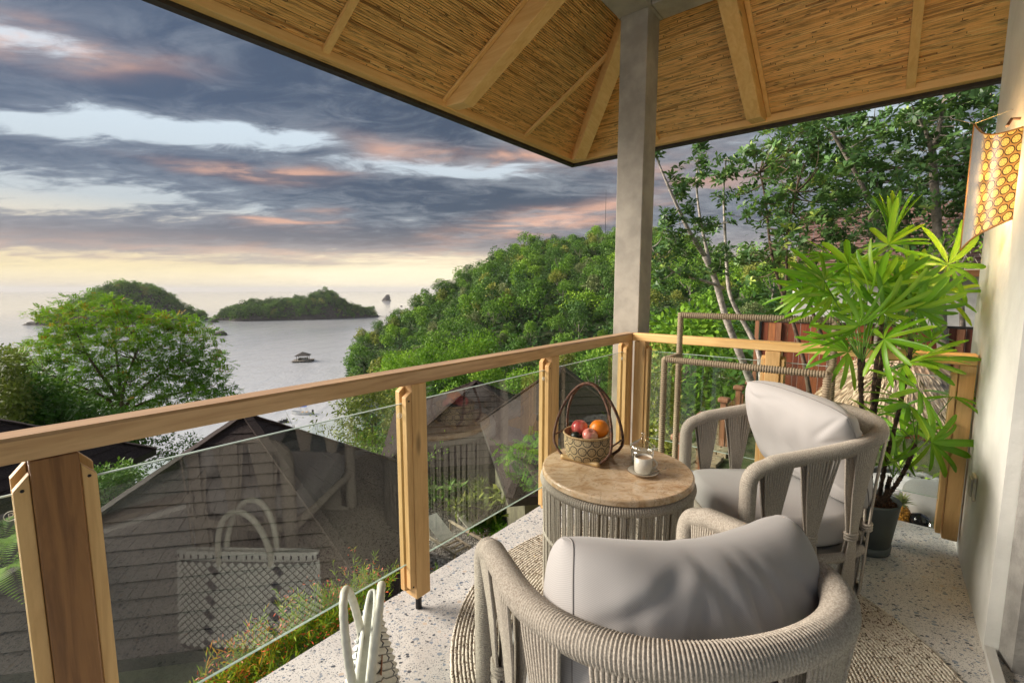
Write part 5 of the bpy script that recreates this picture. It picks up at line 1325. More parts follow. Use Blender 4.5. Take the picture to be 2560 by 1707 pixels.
me.materials.append(msc); me.polygons.foreach_set('use_smooth', [True]*len(me.polygons)); o = bpy.data.objects.new('shade', me); COL.objects.link(o); adopt(o, sc)
m = MB(); ed = [P_sc(0, b) for b in np.linspace(0, 1, 8)]+[P_sc(a, 1) for a in np.linspace(0.05, 1, 20)]; m.tube(ed, .004, 5); m.tube([P_sc(a, 0) for a in np.linspace(0, 1, 20)], .004, 5); m.build('edge_cord', simple('amber_edge', (.45, .22, .06), .5), sc, smooth=True)
m = MB(); m.tube([W(2.93, .387, 2.12), W(2.93, .36, 2.125), W(2.90, .345, 2.09)], .006, 6); m.build('hook', cane, sc)
m = MB(); m.tube([P_sc(0, 1), W(3.3, .2, 2.26)], .0015, 4); m.tube([P_sc(0, 1), W(3.15, .388, 2.22)], .0015, 4); m.build('string', simple('twine', (.5, .45, .35), .9), sc)
ld = bpy.data.lights.new('sconce_bulb', 'POINT'); lo = bpy.data.objects.new('sconce_bulb', ld); COL.objects.link(lo); lo.location = tuple(W(2.94, .31, 1.86)); ld.energy = 7; ld.color = (1, .62, .28); ld.shadow_soft_size = .05; lo.parent = None

# ------------------------------------------------------------------ potted lady palm
PC = np.array([1.928, 2.365, 0]); pot_m = simple('slate_pot', (.085, .105, .105), .5, .06, 6); soil_m = simple('bark_soil', (.13, .055, .025), .95, .5, 60, 1, 90)
palm = thing('potted_palm', 'tall lady palm in a round slate grey pot by the end wall', 'potted plant', PC)
m = MB(); m.lathe([(.001, .03), (.108, .03), (.138, .275), (.141, .290), (.134, .290), (.130, .262), (.001, .25)], 48, PC); m.build('pot', pot_m, palm, smooth=True)
m = MB(); m.lathe([(.001, .002), (.104, .002), (.112, .008), (.116, .046), (.110, .048), (.001, .035)], 48, PC); m.build('saucer', pot_m, palm, smooth=True)
m = MB(); g = np.random.default_rng(9)
for _ in range(520):
    a = g.uniform(0, 2*pi); r = .126*math.sqrt(g.random()); M3 = np.array(Euler(tuple(g.uniform(0, 3, 3))).to_matrix()); m.box((PC[0]+r*math.cos(a), PC[1]+r*math.sin(a), .262+g.uniform(0, .014)), (g.uniform(.008, .02), .008, .004), M=M3)
m.build('bark_mulch', soil_m, palm, kind='stuff')
stem_m = simple('fibrous_stem', (.075, .045, .028), .95, .5, 40, 1, 120)
STE = [(-.035, -.02, -.13, -.04, 1.05), (-.02, .03, -.05, .05, 1.1), (.0, .0, -.02, .0, 1.25), (.02, .02, .03, .04, 1.2), (.04, -.03, .13, -.02, 1.15), (.045, -.045, .14, -.10, .62), (.0, -.06, .02, -.12, .45)]
for i, (x0, y0, x1, y1, h) in enumerate(STE):
    zz = np.linspace(.25, h, 60); s_ = (zz-.25)/(h-.25); m = MB(); P = np.c_[PC[0]+x0+(x1-x0)*s_+.012*np.sin(s_*5+i), PC[1]+y0+(y1-y0)*s_, zz]
    m.tube(P, .0085+.0035*((np.arange(60)*7+i*3) % 5)/4, 7)
    for k in range(0, 60, 2):
        a = g.uniform(0, 2*pi); d = np.array([math.cos(a)*.35, math.sin(a)*.35, 1]); m.tube([P[k]+[math.cos(a)*.009, math.sin(a)*.009, 0], P[k]+d*g.uniform(.02, .045)], [.0018, .0006], 3, caps=False)
    m.build('stem', stem_m, palm)
def leaflet_mesh(L, w, droop, seed):
    n = 9; V = []; g = np.random.default_rng(seed); va = []
    for i in range(n):
        s = i/(n-1); x = L*s; hw = w/2*min(1, (s/.28)**.7)*(1 if s < .86 else max(.30, 1-(s-.86)/.14*.7)); z = -droop*s**2.2; c = .30*hw
        V += [(x, -hw, z+c), (x, -hw*.5, z-.0), (x, 0, z+c*.6), (x, hw*.5, z), (x, hw, z+c)]; va += [.42+.5*max(0, s-.80)*2+g.uniform(-.04, .04), .38, .5, .38, .42+.5*max(0, s-.80)*2]
    F = [(i*5+k, (i+1)*5+k, (i+1)*5+k+1, i*5+k+1) for i in range(n-1) for k in range(4)]
    me = bpy.data.meshes.new('leaflet'); me.from_pydata(V, [], F); at = me.attributes.new('var', 'FLOAT', 'POINT'); at.data.foreach_set('value', np.array(va, np.float32)); me.materials.append(leaf_palm); me.polygons.foreach_set('use_smooth', [True]*len(me.polygons)); return me
LM = [leaflet_mesh(*q) for q in [(.25, .034, .02, 1), (.27, .030, .06, 2), (.23, .038, .03, 3), (.26, .028, .10, 4), (.22, .032, .045, 5), (.24, .024, .13, 6)]]
pet_m = simple('petiole_green', (.09, .20, .02), .5, .2, 30)
HUBS = [(2090, 648, 2.55, 0), (2045, 718, 2.45, 0), (2222, 612, 2.62, 0), (2242, 700, 2.35, 0), (2200, 716, 2.30, 0), (2370, 662, 2.32, 1), (2292, 772, 2.22, 0), (2168, 755, 2.25, 0), (2148, 814, 2.12, 0), (2352, 735, 2.5, 0), (2210, 848, 2.18, 0),
        (2262, 912, 2.25, 0), (2060, 770, 2.5, 0), (2130, 700, 2.7, 0), (2300, 690, 2.75, 0), (2110, 780, 2.6, 0), (2250, 800, 2.6, 0), (2330, 850, 2.7, 0), (2180, 650, 2.85, 0), (2265, 650, 2.8, 0), (2320, 790, 2.75, 0), (2200, 900, 2.65, 0), (2160, 860, 2.7, 0),
        (2296, 975, 2.15, 2), (2382, 992, 2.28, 2), (2218, 1066, 2.15, 2), (2328, 1106, 2.2, 2), (2204, 1160, 2.05, 2), (2262, 1092, 2.3, 2), (2295, 1050, 2.45, 2), (2240, 1030, 2.5, 2), (2010, 740, 2.7, 0), (2100, 850, 2.45, 0), (2120, 660, 2.4, 0), (2080, 740, 2.3, 0), (2160, 700, 2.4, 0), (2205, 780, 2.2, 0), (2120, 880, 2.3, 0), (2250, 740, 2.25, 0), (2180, 800, 2.5, 0), (2300, 730, 2.4, 0), (2240, 860, 2.4, 0), (2060, 700, 2.3, 0), (2300, 900, 2.35, 0), (2270, 1010, 2.2, 2), (2190, 1110, 2.1, 2)]
g = np.random.default_rng(21)
for i, (px, py, Yd, kd) in enumerate(HUBS):
    Hb = aty(px, py, Yd+.05); st = STE[int(np.argmin([abs(PC[0]+s[2]-Hb[0]) for s in STE[:5]]))] if kd != 2 else STE[5 if i % 3 else 6]
    top = np.array([PC[0]+st[2], PC[1]+st[3], min(st[4]-.02, Hb[2]-.05) if kd != 2 else min(st[4], Hb[2]+.02)])
    outd = Hb-top; hz = np.array([outd[0], outd[1], 0]); hz = nrm(hz) if np.linalg.norm(hz) > .03 else nrm(np.array([g.normal(), g.normal(), 0]))
    main = nrm(hz*.9+np.array([0, 0, .85 if Hb[2] > 1.2 else .3])+g.normal(0, .18, 3))
    # fan plane tilted partly towards the open side
    nf = nrm(np.array([-.40, -.8, .6])+g.normal(0, .38, 3)); nf = nrm(nf-main*(nf@main)); sd_ = np.cross(nf, main)
    M3 = Matrix((main.tolist(), sd_.tolist(), nf.tolist())).transposed().to_4x4(); M3.translation = Vector((Hb-PC).tolist())
    lf = thing('leaf', None, None); lf.matrix_basis = M3; adopt(lf, palm)
    Mi = M3.inverted(); m = MB(); tp = Mi@Vector((top-PC).tolist()); mid_ = Mi@Vector((((top+Hb)/2-PC)+np.array([0, 0, .03])).tolist()); m.tube([tuple(tp), tuple(mid_), (0, 0, 0)], [.003, .0025, .0022], 5, caps=False); m.build('petiole', pet_m, lf, local=True, smooth=True)
    nl = 9+int(g.integers(0, 4)); spr = R(118 if kd != 1 else 150)
    for k in range(nl):
        a = -spr+2*spr*k/(nl-1)+g.normal(0, .07); me = LM[int(g.integers(0, 6))]
        ob = bpy.data.objects.new('leaflet', me); COL.objects.link(ob); ob.rotation_euler = Euler((g.normal(0, .15), -.02+.18*abs(a)/spr+g.normal(0, .09), a), 'XYZ'); s_ = g.uniform(.78, 1.02)*(1.15 if kd == 1 else 1.0)*(1-.2*abs(a)/spr); ob.scale = (s_, s_*1.0, s_); adopt(ob, lf)
# upright spear leaves at the top
for i, (px, py) in enumerate(((2222, 612), (2232, 600))):
    Hb = aty(px, py, 2.6); lf = thing('leaf', None, None, Hb-PC); adopt(lf, palm)
    for k in range(5):
        ob = bpy.data.objects.new('leaflet', LM[k % 3]); COL.objects.link(ob); ob.rotation_euler = Euler((0, -pi/2+.05*k+.07, g.uniform(0, 6.28)), 'XYZ'); ob.scale = (1.1, .8, 1.1); adopt(ob, lf)

# ------------------------------------------------------------------ big left trees
def skeleton(mb, root, tips, r0, seed, mid_fn=None, n=6):
    g = np.random.default_rng(seed)
    for tp in tips:
        L = np.linalg.norm(tp-root); P = []; a = root; w = g.normal(0, .05*L, 3)
        for s in np.linspace(0, 1, 7): P.append(a+(tp-a)*s+w*math.sin(s*pi)*[1, 1, .5]+np.array([0, 0, .10*L*math.sin(s*pi)*(-1)]))
        mb.tube(P, np.linspace(r0, r0*.12, 7), n, caps=False)
def feather_tree(name, label, base, forks, clumps, mat, bark, seed, nspr=16, nlf=11, frond=.85, lf=.17, rr=(1.0, .42), group=None):
    root = thing(name, label, 'tree', base); g = np.random.default_rng(seed); clumps = np.array(clumps)
    m = MB(); main = [np.array(base)]+[np.array(f) for f in forks[0]]; m.tube(smooth_pts(resample(np.array(main), .5), 3), np.linspace(.26, .12, len(resample(np.array(main), .5))), 9)
    top = main[-1]; hubs = []
    for f in forks[1:]:
        Q = resample(np.array([top]+[np.array(q) for q in f]), .4); m.tube(smooth_pts(Q, 3), np.linspace(.12, .04, len(Q)), 7); hubs += [Q[len(Q)//2], Q[-1], Q[int(len(Q)*.75)]]
    hubs = np.array(hubs+[top])
    for c in clumps[:, :3]:
        dd = np.linalg.norm(hubs-c, axis=1)+np.where(hubs[:, 2] > c[2], 3, 0); h = hubs[int(np.argmin(dd))]
        skeleton(m, h, [c], .032, int(abs(c[0]*100)) % 9999, n=5)
    m.build('trunk', bark, root, smooth=True)
    pos, dr, up, ln, wd, va = [], [], [], [], [], []
    for c in clumps:
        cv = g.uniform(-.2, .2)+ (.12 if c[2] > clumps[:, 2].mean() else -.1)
        for _ in range(nspr):
            o_ = np.array(c[:3])+nrm(g.normal(size=3))*g.random()**.4*np.array([c[3], c[3], c[3]*rr[1]])
            d = nrm((o_-np.array(c[:3]))*[1, 1, .3]+g.normal(0, .35, 3)+[0, 0, .08]); L = frond*g.uniform(.6, 1.1); sd = nrm(np.cross(d, [0, 0, 1])); un = np.cross(sd, d); rv = g.normal(0, .08)
            red = .45 if g.random() < .035 else 0
            for k in range(nlf):
                s = (k+.5)/nlf; p = o_+d*L*s-np.array([0, 0, .12*L*s*s])
                for q in (-1, 1):
                    pos.append(p); dr.append(sd*q+d*.45+un*g.normal(-.1, .15)); up.append(un+sd*g.normal(0, .3)); ln.append(lf*(1-.4*abs(s-.4))*g.uniform(.8, 1.15)); wd.append(lf*.36); va.append(.5+cv+rv+red+g.normal(0, .06))
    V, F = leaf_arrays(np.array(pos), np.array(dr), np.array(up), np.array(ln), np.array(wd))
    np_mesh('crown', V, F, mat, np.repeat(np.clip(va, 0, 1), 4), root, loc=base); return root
def pxclumps(poly, n, Y0, Y1, r0, r1, seed, mind=34, weight=None):
    """clump centres filling a traced outline, each at its own depth"""
    g = np.random.default_rng(seed); poly = np.array(poly, float); out = []; tries = 0
    def inside(x, y):
        c = False; j = len(poly)-1
        for i in range(len(poly)):
            if (poly[i][1] > y) != (poly[j][1] > y) and x < (poly[j][0]-poly[i][0])*(y-poly[i][1])/(poly[j][1]-poly[i][1])+poly[i][0]: c = not c
            j = i
        return c
    lo, hi = poly.min(0), poly.max(0); pts = []
    while len(out) < n and tries < 20000:
        tries += 1; x, y = g.uniform(lo[0], hi[0]), g.uniform(lo[1], hi[1])
        if not inside(x, y): continue
        if weight is not None and g.random() > weight(x, y): continue
        if any((x-a)**2+(y-b)**2 < mind**2*g.uniform(.5, 1) for a, b in pts): continue
        pts.append((x, y)); out.append(np.r_[aty(x, y, g.uniform(Y0, Y1)), g.uniform(r0, r1)])
    return out
P_ = lambda px, py, Y: aty(px, py, Y)
outline = [(120, 820), (100, 780), (160, 760), (215, 735), (290, 740), (330, 765), (390, 775), (440, 795), (500, 800), (540, 850), (560, 905), (555, 960), (585, 990), (520, 1010), (440, 1030), (330, 1040), (250, 1030), (180, 990), (100, 960), (40, 930), (30, 880), (90, 860)]
cl = pxclumps(outline, 190, 25.5, 32.5, .5, 1.0, 5, 25)
b0 = P_(300, 1290, 29.5); b0[2] = float(ground(b0[0], b0[1])[0])
feather_tree('feathery_tree', 'big spreading tree with feathery light green leaves left of the bay', b0, [[P_(302, 1180, 29.5), P_(303, 1035, 29.2)], [P_(290, 985, 29), P_(255, 940, 28.5), P_(215, 885, 28), P_(190, 830, 28)], [P_(330, 990, 29.5), P_(380, 950, 30), P_(450, 900, 30)], [P_(305, 980, 28), P_(330, 910, 28), P_(350, 850, 29)], [P_(345, 1010, 30), P_(430, 985, 31), P_(510, 970, 31)], [P_(265, 990, 28), P_(180, 960, 27.5), P_(110, 930, 27)], [P_(300, 960, 30), P_(290, 880, 31), P_(280, 810, 31)]], cl, leaf_feather, bark_brown, 3, nspr=38, nlf=7, frond=.46, lf=.17)
outline = [(0, 960), (60, 940), (150, 985), (240, 1030), (330, 1040), (350, 1075), (300, 1110), (180, 1100), (60, 1080), (0, 1060)]
cl = pxclumps(outline, 90, 21, 26, .6, .95, 6, 20)
b1 = P_(150, 1200, 23.5); b1[2] = float(ground(b1[0], b1[1])[0])
def broad_tree(name, label, base, tr, clumps, mat, bark, seed, nl=120, ls=.16, group=None, tw=.15):
    root = thing(name, label, 'tree', base, group=group); g = np.random.default_rng(seed); clumps = np.array(clumps); m = MB()
    Q = resample(np.array([np.array(base)]+[np.array(q) for q in tr]), .3); m.tube(smooth_pts(Q, 3), np.linspace(tw, tw*.35, len(Q)), 8)
    hubs = Q[len(Q)//3:]
    for c in clumps:
        h = hubs[int(np.argmin(np.linalg.norm(hubs-c[:3], axis=1)+np.where(hubs[:, 2] > c[2], 2, 0)))]; skeleton(m, h, [c[:3]], tw*.18, int(abs(c[0]*77)) % 999, n=5)
    m.build('trunk', bark, root, smooth=True)
    k = np.repeat(np.arange(len(clumps)), nl); n = len(k); d = rand_dirs(n, g); P = clumps[k, :3]+d*(clumps[k, 3]*g.uniform(.35, 1.05, n))[:, None]*[1, 1, .75]
    V, F = leaf_arrays(P, nrm(d+g.normal(0, .5, (n, 3))+[0, 0, -.2]), nrm(d*.5+[0, 0, .8]+g.normal(0, .4, (n, 3))), ls*g.uniform(.6, 1.25, n), ls*g.uniform(.35, .6, n))
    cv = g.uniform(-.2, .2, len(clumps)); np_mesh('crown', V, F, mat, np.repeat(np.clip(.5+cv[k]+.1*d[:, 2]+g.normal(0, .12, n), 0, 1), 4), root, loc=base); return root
broad_tree('bushy_tree', 'dense dark green tree below the feathery tree on the left', b1, [P_(150, 1080, 23.5)], cl, leaf_mid, bark_brown, 4, 170, .26)
cl = pxclumps([(0, 885), (35, 880), (50, 930), (60, 1010), (40, 1080), (0, 1100)], 26, 20, 22, .5, .8, 8, 16)
b2 = P_(-60, 1250, 21); b2[2] = float(ground(b2[0], b2[1])[0])
broad_tree('yellowing_tree', 'yellow green tree cut off by the left edge of the picture', b2, [P_(-40, 1000, 21)], cl, leaf_olive, bark_brown, 5, 150, .22)
cl = pxclumps([(225, 1190), (300, 1160), (350, 1185), (330, 1250), (250, 1310), (225, 1300)], 22, 12.5, 14, .35, .5, 12, 18)
broad_tree('garden_bush', 'leafy green bush between the two villa roofs behind the glass', np.r_[P_(270, 1330, 13.2)[:2], -7.2], [P_(280, 1250, 13.2)], cl, leaf_mid, bark_brown, 6, 150, .13)
cl = pxclumps([(290, 1090), (480, 1085), (500, 1110), (430, 1150), (330, 1160), (300, 1130)], 22, 24, 27, .4, .7, 14, 20)
broad_tree('shore_tree', 'small tree with drooping twigs seen under the handrail left of the big villa roof', np.r_[P_(320, 1250, 26)[:2], -13], [P_(320, 1120, 26)], cl, leaf_dark, bark_brown, 16, 60, .2)
# young sapling and shrubs behind the glass of the second bay
def sapling(px, py, Y, h, w, mat, label, seed, nl=26, ls=.12, name='sapling', stems=5, group=None):
    tp = aty(px, py, Y); base = tp-[0, 0, h]; g = np.random.default_rng(seed); root = thing(name, label, 'plant', base, group=group); m = MB(); pos, dr = [], []
    for s in range(stems):
        e = tp+g.normal(0, 1, 3)*[w/2, w/2, h*.12]; m.tube([base+g.normal(0, .03, 3)*[1, 1, 0], (base+e)/2+g.normal(0, w*.08, 3), e], [.018, .012, .004], 5)
        for k in range(nl):
            q = g.uniform(.35, 1); p = base+(e-base)*q+g.normal(0, w*.13, 3); pos.append(p); dr.append(nrm(g.normal(0, .7, 3)+[0, 0, .5]))
    m.build('stem', bark_grey, root); pos = np.array(pos); n = len(pos); V, F = leaf_arrays(pos, np.array(dr), g.normal(0, .5, (n, 3))+[0, 0, .3], ls*g.uniform(.6, 1.2, n), ls*.4)
    np_mesh('leaves', V, F, mat, np.repeat(np.clip(g.normal(.6, .18, n), 0, 1), 4), root, loc=base); return root
sapling(800, 1055, 19, 3.4, 1.3, leaf_olive, 'thin young sapling in front of the water right of the big villa roof', 31, 34, .17)
sapling(850, 1060, 18, 3.2, 1.2, leaf_olive, 'wispy twiggy sapling close to the second railing post', 32, 34, .16)
sapling(905, 1100, 17.5, 3.6, 1.8, leaf_bright, 'bright bushy sapling just left of the second railing post', 33, 110, .16, stems=8)
cl = pxclumps([(870, 985), (990, 960), (1000, 1090), (960, 1110), (870, 1120), (850, 1060)], 24, 40, 46, 1.0, 1.5, 44, 16)
broad_tree('shore_tree', 'round olive green tree at the water edge left of the second railing post', np.r_[P_(930, 1130, 43)[:2], -24], [P_(930, 1060, 43)], cl, leaf_olive, bark_brown, 17, 160, .34)
for j, (px, py, Y, nm) in enumerate([(1010, 905, 62, 'first bright acacia crown just above the handrail beside the second post'), (1110, 880, 64, 'bright layered acacia crown above the middle of the handrail'), (1190, 860, 66, 'rightmost bright acacia crown above the handrail in front of the hill')]):
    cl = pxclumps([(px-75, py+35), (px-40, py-8), (px+20, py-22), (px+70, py), (px+80, py+40), (px, py+70)], 22, Y-3, Y+3, 1.2, 1.8, 60+j, 14); bs_ = P_(px, py+150, Y); bs_[2] = float(ground(bs_[0], bs_[1])[0])
    broad_tree('acacia_tree', nm, bs_, [P_(px, py+40, Y)], cl, leaf_fern, bark_grey, 70+j, 150, .45)
cl = pxclumps([(1265, 1110), (1330, 1095), (1390, 1130), (1385, 1190), (1340, 1220), (1290, 1185)], 16, 6.3, 7.2, .16, .24, 21, 18)
feather_tree('feathery_shrub', 'small feathery green shrub reaching up behind the glass left of the table', np.r_[P_(1375, 1300, 6.9)[:2], -4.2], [[P_(1380, 1260, 6.9), P_(1370, 1215, 6.8)], [P_(1340, 1180, 6.8), P_(1310, 1150, 6.7)], [P_(1370, 1160, 6.8), P_(1350, 1110, 6.8)]], cl, leaf_feather, bark_brown, 9, 13, 8, .22, .055)
# garden shrubs at the foot of the nearer villa
def spiky(px, py, z, s, mat, label, seed, n=150, group=None, name='garden_shrub'):
    c = atz(px, py, z); root = thing(name, label, 'shrub', c, group=group); g = np.random.default_rng(seed); hub = g.normal(0, 1, (16, 3))*[s*.45, s*.45, 0]+[0, 0, s*.5]; k = g.integers(0, 16, n*4)
    d = nrm(g.normal(0, 1, (n*4, 3))+[0, 0, .6]); V, F = leaf_arrays(hub[k]+g.normal(0, s*.05, (n*4, 3)), d, g.normal(0, .4, (n*4, 3))+[0, 0, 1], s*.36*g.uniform(.6, 1.2, n*4), s*.10, droop=.25)
    np_mesh('leaves', V, F, mat, np.repeat(np.clip(g.normal(.5, .2, n*4), 0, 1), 4), root); m = MB()
    for h in hub[:8]: m.tube([(0, 0, -.1), h*.6, h], [.03, .02, .01], 5)
    m.build('stem', bark_brown, root, local=True); return root
for j, (px, py, s, mt, lb) in enumerate([(1110, 1250, 1.5, leaf_bright, 'broad green shrub behind the glass beside the second railing post'), (1160, 1255, 1.3, leaf_olive, 'yellow green shrub behind the glass beyond the loungers'), (1215, 1285, 1.3, leaf_olive, 'low yellowish shrub right of the loungers behind the glass'), (1235, 1325, 1.0, leaf_fern, 'bright spiky shrub in the gap below the glass'), (1290, 1335, .9, leaf_fern, 'bright spiky shrub touching the balcony slab edge'), (1330, 1275, .8, leaf_olive, 'yellow green shrub below the third railing post'), (1080, 1200, 1.3, leaf_mid, 'dark leafed shrub at the foot of the far villa'), (985, 1290, 1.2, leaf_mid, 'dark shrub in the gap right of the big villa roof')]):
    spiky(px, py+20, -7.2 if px < 1200 or py > 1320 else -6.8, s, mt, lb, 80+j)
m = MB(); a_ = [atz(1000, 1560, -7.15), atz(1420, 1560, -7.15), atz(1330, 1245, -7.15), atz(1040, 1225, -7.15)]; m.prism([a_[0]+[0, 0, -.1], a_[1]+[0, 0, -.1], a_[2]+[0, 0, -.1], a_[3]+[0, 0, -.1]], (0, 0, .1)); m.build('gravel_yard', gravel_m, kind='structure')
# sun loungers on the gravel
lw = simple('lounger_frame', (.60, .50, .36), .7, .15, 8); lf_ = simple('lounger_sling', (.70, .67, .58), .8, .06, 8)
def lounger(px, py, rz, label):
    c = atz(px, py, -7.12); o = thing('sun_lounger', label, 'sun lounger', c, rz, 'loungers on the gravel yard')
    for sy in (-.3, .3):
        m = MB(); m.box((0, sy, .30), (1.95, .06, .07)); m.build('side_rail', lw, o, local=True)
    for x in (-.9, .9):
        for sy in (-.3, .3):
            m = MB(); m.box((x, sy, .14), (.06, .06, .28)); m.build('leg', lw, o, local=True)
    m = MB()
    for x in (-.85, -.6, -.35, -.1): m.box((x, 0, .30), (.05, .56, .05))
    m.build('cross_slat', lw, o, local=True)
    m = MB(); m.bar((-.15, 0, .36), (.85, 0, .80), .56, .03); m.build('backrest', lf_, o, local=True)
    m = MB(); m.tube([(.55, -.2, .30), (.6, -.2, .66)], .02, 5); m.tube([(.55, .2, .30), (.6, .2, .66)], .02, 5); m.build('prop', lw, o, local=True)
    return o
lounger(1112, 1368, 2.35, 'left sun lounger with raised back on the gravel'); lounger(1182, 1338, 2.35, 'right sun lounger with raised back nearer the shrubs')
# ------------------------------------------------------------------ flowering plants along the slab edge
def wispy(px, py, z, h, label, seed, n=34):
    c = atz(px, py, z); root = thing('firecracker_plant', label, 'flowering plant', c, group='firecracker plants along the slab edge'); g = np.random.default_rng(seed); m = MB(); pos, dr, rp = [], [], []
    for s in range(n):
        a = g.uniform(0, 2*pi); l = h*g.uniform(.5, 1.1); d = np.array([math.cos(a)*.55, math.sin(a)*.55, 1]); b = g.normal(0, .06, 3)*[1, 1, 0]
        P = [b, b+d*l*.5, b+d*l*.85+[math.cos(a)*l*.08, math.sin(a)*l*.08, -.02*l]]; m.tube(P, [.0022, .0016, .0008], 3, caps=False)
        for k in range(17):
            q = g.uniform(.2, 1); p = P[0]*(1-q)+P[2]*q; pos.append(p); dr.append(nrm(d+g.normal(0, .8, 3)))
        if g.random() < .55:
            for k in range(4): rp.append(P[2]+g.normal(0, .025, 3)-[0, 0, .02])
    m.build('stems', pet_m, root, local=True); pos = np.array(pos); k = len(pos)
    V, F = leaf_arrays(pos, np.array(dr), g.normal(0, 1, (k, 3)), .05*g.uniform(.5, 1.3, k), .006); np_mesh('leaves', V, F, leaf_wisp, np.repeat(g.uniform(0, .95, k), 4), root)
    rp = np.array(rp); V, F = leaf_arrays(rp, g.normal(0, 1, (len(rp), 3))-[0, 0, .5], g.normal(0, 1, (len(rp), 3)), .022, .007); FLW = np_mesh('flowers', V, F, simple('scarlet_petal', (.85, .12, .04), .5) if 'scarlet_petal' not in bpy.data.materials else bpy.data.materials['scarlet_petal'], None, root, kind='stuff')
    return root
WL = ['lowest', 'second', 'third', 'fourth', 'fifth', 'sixth', 'seventh', 'eighth', 'ninth', 'topmost']
for j, (px, py, h) in enumerate([(560, 1770, .22), (600, 1730, .30), (650, 1690, .34), (700, 1660, .36), (745, 1630, .36), (790, 1600, .36), (835, 1570, .36), (880, 1540, .36), (930, 1500, .34), (640, 1740, .3), (860, 1590, .28)]):
    wispy(px, py, -.58, h*.80, 'wispy red flowering plant '+('at the lower end of the strip beside the tote bag' if px < 660 else ('in the middle of the strip along the slab edge' if px < 800 else 'at the upper end of the strip near the second railing post')), 200+j)
for px, py, j in ((1085, 1490, 1),): wispy(px, py, -.6, .2, 'sparse red flowering sprig between the second post and the armchair', 250+j, 14)
def fern(px, py, z, s, label, seed, nf=9):
    c = atz(px, py, z); root = thing('fern', label, 'fern', c); g = np.random.default_rng(seed)
    for i in range(nf):
        a = 2*pi*i/nf+g.normal(0, .2); pos, dr = [], []; h = np.array([math.cos(a), math.sin(a), 0]); L = s*g.uniform(.8, 1.1); sd = np.array([-h[1], h[0], 0])
        for k in range(26):
            q = (k+1)/26; p = h*L*q+np.array([0, 0, L*(.7*q-.75*q*q)])
            for e in (-1, 1): pos.append(p); dr.append(sd*e+h*.4-[0, 0, .15])
        n = len(pos); wl = np.repeat(np.sin(np.linspace(.35, pi-.1, 26)), 2)*s*.24; V, F = leaf_arrays(np.array(pos), np.array(dr), np.tile([0, 0, 1.], (n, 1)), wl, s*.035)
        np_mesh('frond', V, F, leaf_fern, np.repeat(g.uniform(.3, .8, n), 4), root)
fern(15, 1420, -3.4, 1.3, 'bright green fern at the left edge behind the glass', 3); fern(10, 1350, -4.2, 1.5, 'tall fern behind the nearer fern at the left edge', 4)
np_ = MB(); b = atz(15, 1470, -4.0)
#PART5
# ------------------------------------------------------------------ garden terrace on the right: lawn, balustrade, fence, parasol, house
TZ0 = -1.55
m = MB(); m.prism([W(3.75, -2.7, TZ0-.25), W(15, -2.7, TZ0-.25), W(15, 12, TZ0-.25), W(3.75, 12, TZ0-.25)], (0, 0, .25)); m.build('lawn', lawn_m, kind='structure')
m = MB(); m.prism([W(3.70, -.4, TZ0+.004), W(8.3, -.2, TZ0+.004), W(8.3, 3.4, TZ0+.004), W(3.70, 3.2, TZ0+.004)], (0, 0, .02)); m.build('artificial_turf', turf_m, kind='structure')
rw = thing('retaining_wall', 'yellow stone retaining wall under the garden balustrade', 'wall', W(8, -2.4, -7.2)); g = np.random.default_rng(2)
m = MB(); m.prism([W(3.76, -2.69, -7.5), W(14.9, -2.69, -7.5), W(14.9, -2.3, -7.5), W(3.76, -2.3, -7.5)], (0, 0, 5.9)); m.build('core', yellow_stone, rw)
u = 3.9
st_mesh = None
while u < 13:
    for v in np.arange(-2.66, -2.0, .17):
        L = g.uniform(.16, .30); mm = MB(); P = [W(u+g.uniform(0, .02), v, TZ0+.0), W(u+L, v+g.uniform(-.01, .01), TZ0), W(u+L-g.uniform(0, .03), v+.155, TZ0), W(u+.01, v+.15, TZ0)]; mm.prism(P, (0, 0, g.uniform(.05, .09))); mm.build('stone', yellow_stone, rw)
    u += .30
bl = thing('garden_balustrade', 'red wood and glass balustrade stepping along the garden edge', 'balustrade', W(8, -2.14, TZ0))
pu = [uvp for uvp in (np.array([2.3, 6.1]), np.array([3.09, 7.18]), np.array([3.9, 8.23]), np.array([4.7, 9.3]), np.array([5.2, 9.8]))]
for i, p in enumerate(pu):
    m = MB(); m.box((p[0], p[1], TZ0+.45), (.10, .10, .90), rz=AU); pt = m.build('post', plank_post, bl, bevel=.006)
    m = MB(); m.box((p[0], p[1], TZ0+.945), (.19, .19, .085), rz=AU); m.build('post_cap', plank_post, bl, bevel=.025)
    m = MB(); m.box((p[0]+.05, p[1]-.06, TZ0+.42), (.04, .04, .80), rz=AU); m.build('glazing_batten', plank_post, bl)
    if i < 4:
        q = pu[i+1]; d = (q-p)/np.linalg.norm(q-p); a, b = p+d*.07, q-d*.07; nn = np.array([-d[1], d[0]])*.005
        m = MB(); m.prism([np.r_[a-nn, TZ0+.12], np.r_[b-nn, TZ0+.12], np.r_[b+nn, TZ0+.12], np.r_[a+nn, TZ0+.12]], (0, 0, .68)); m.build('glass_pane', pane_m, bl)
